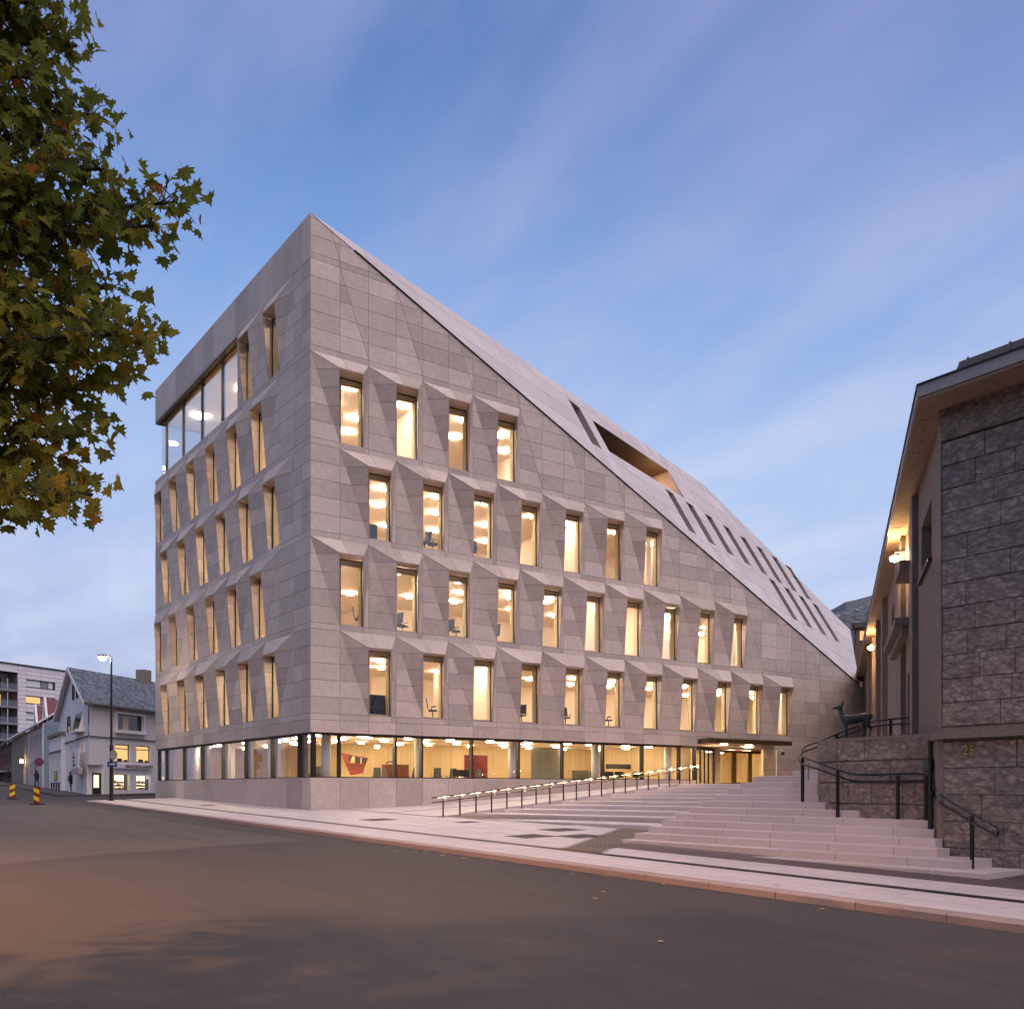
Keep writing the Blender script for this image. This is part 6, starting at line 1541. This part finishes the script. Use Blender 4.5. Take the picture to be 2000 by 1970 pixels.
for a, c in twigs: b.tube([a, (a + c) / 2 + Vector((0, 0, .03)), c], [.006, .005, .003], 3, cap=False)
b.build('twig', M['bark'], tree, kind='stuff')
# fallen leaves on the road and steps
random.seed(9)
for i in range(26):
    if i < 18: x = rnd(-24, -6); y = KY - abs(random.gauss(0, .45)) - .08; z = road_z(x) + .012
    elif i < 23: x = rnd(-22, -9); y = rnd(14.5, 17.2); z = pav_z(x, y) + .03
    else: x = rnd(-14, -3); y = rnd(8, 13); z = road_z(x) + .012
    b = MB(); a = rnd(0, 6.28); mv, mf = LV[i % 4]; s_ = rnd(.09, .15)
    b.add([(x + s_ * (p[0] * math.cos(a) - p[1] * math.sin(a)), y + s_ * (p[0] * math.sin(a) + p[1] * math.cos(a)), z + max(0, p[2] * s_ * .5) + .006) for p in mv], mf)
    tag(b.build('fallen_leaf', M['yleaf']), 'yellow fallen maple leaf lying on the ground near the kerb', 'leaf', 'fallen leaves near the kerb')

# ------------------------------------------------------------------ buildings across the street, seen only as reflections in the glass
for i, (x0, x1, y0, h_, lab, m_, roofm) in enumerate(((-92, -72, -22, 12, 'grey house across the street, mirrored in the ground-floor glass', 'greyboard', 'rooftile'), (-120, -94, -23, 14, 'dark red house across the street, mirrored in the ground-floor glass', 'brownwood', 'rooftile'), (-152, -123, -24, 13, 'pale house across the street, mirrored in the street-front glass', 'pinkwall', 'redroof'), (-66, -30, -21, 11, 'brown house across the street, outside the view', 'brownwood', 'redroof'))):
    zb = road_z((x0 + x1) / 2); o = thing('opposite_house', lab, 'house', ((x0 + x1) / 2, y0, zb))
    nwin_ = int((x1 - x0) / 3); hs_ = [(x0 + 1 + k * 3, x0 + 2.3 + k * 3, zb + z, zb + z + 1.5) for k in range(nwin_) for z in (1.2, 4.4)]
    def of(s, z, o_=0.): return (s, y0 + o_, z)
    b = MB(); wall_holes(b, of, x0, x1, zb - 1, zb + h_ - 2, hs_); b.poly([(x0, y0, zb - 1), (x0, y0 - 9, zb - 1), (x0, y0 - 9, zb + h_ - 2), (x0, y0, zb + h_ - 2)]); b.poly([(x1, y0, zb - 1), (x1, y0 - 9, zb - 1), (x1, y0 - 9, zb + h_ - 2), (x1, y0, zb + h_ - 2)]); b.build('wall', M[m_], o)
    b = MB(); b.hexa([(x0 - .4, y0 + .5, zb + h_ - 2.2), (x1 + .4, y0 + .5, zb + h_ - 2.2), (x1 + .4, y0 - 9.5, zb + h_ - 2.2), (x0 - .4, y0 - 9.5, zb + h_ - 2.2)], [(x0 - .4, y0 - 4.4, zb + h_ + 1.5), (x1 + .4, y0 - 4.4, zb + h_ + 1.5), (x1 + .4, y0 - 4.6, zb + h_ + 1.5), (x0 - .4, y0 - 4.6, zb + h_ + 1.5)]); b.build('roof', M[roofm], o)
    for k, h in enumerate(hs_): hwin(of, h, M['windark'] if k % 3 else M['lit'], -.2, fr_=M['white'], parent=o)

# unseen tree row added behind the photographer to block sky light (also shows in reflections)
random.seed(31)
st0 = thing('shading_tree', 'broad dark tree added out of view across the street to block sky light', 'tree', (22, -14.5, 0), 'unseen trees added across the street')
b = MB(); b.tube([(22, -14.5, -.5), (22.1, -14.4, 4), (22, -14.5, 9)], [.35, .25, .1], 8); b.build('trunk', M['bark'], st0)
b = MB()
for i in range(1500):
    a_ = rnd(0, 6.283); c_ = rnd(-1, 1); r_ = (rnd(.25, 1)) ** .4; k_ = math.sqrt(1 - c_ * c_)
    p = Vector((22 + 5.4 * r_ * k_ * math.cos(a_), -14.5 + 4.6 * r_ * k_ * math.sin(a_), 9.2 + 5.4 * r_ * c_))
    u = Vector((rnd(-1, 1), rnd(-1, 1), rnd(-1, 1))).normalized() * .42; v = u.cross(Vector((rnd(-1, 1), rnd(-1, 1), rnd(-1, 1)))).normalized() * .36
    b.poly([p - u, p - v, p + u, p + v], rnd(.2, .7))
b.build('crown', M['leaf'], st0)
for i in range(9):
    t_ = copy_tree(st0); x_ = 12 - i * 10.5 + rnd(-1, 1); t_.location = (x_, -14.5 + rnd(-1.5, 1), road_z(x_)); t_.rotation_euler = (0, 0, rnd(0, 6))
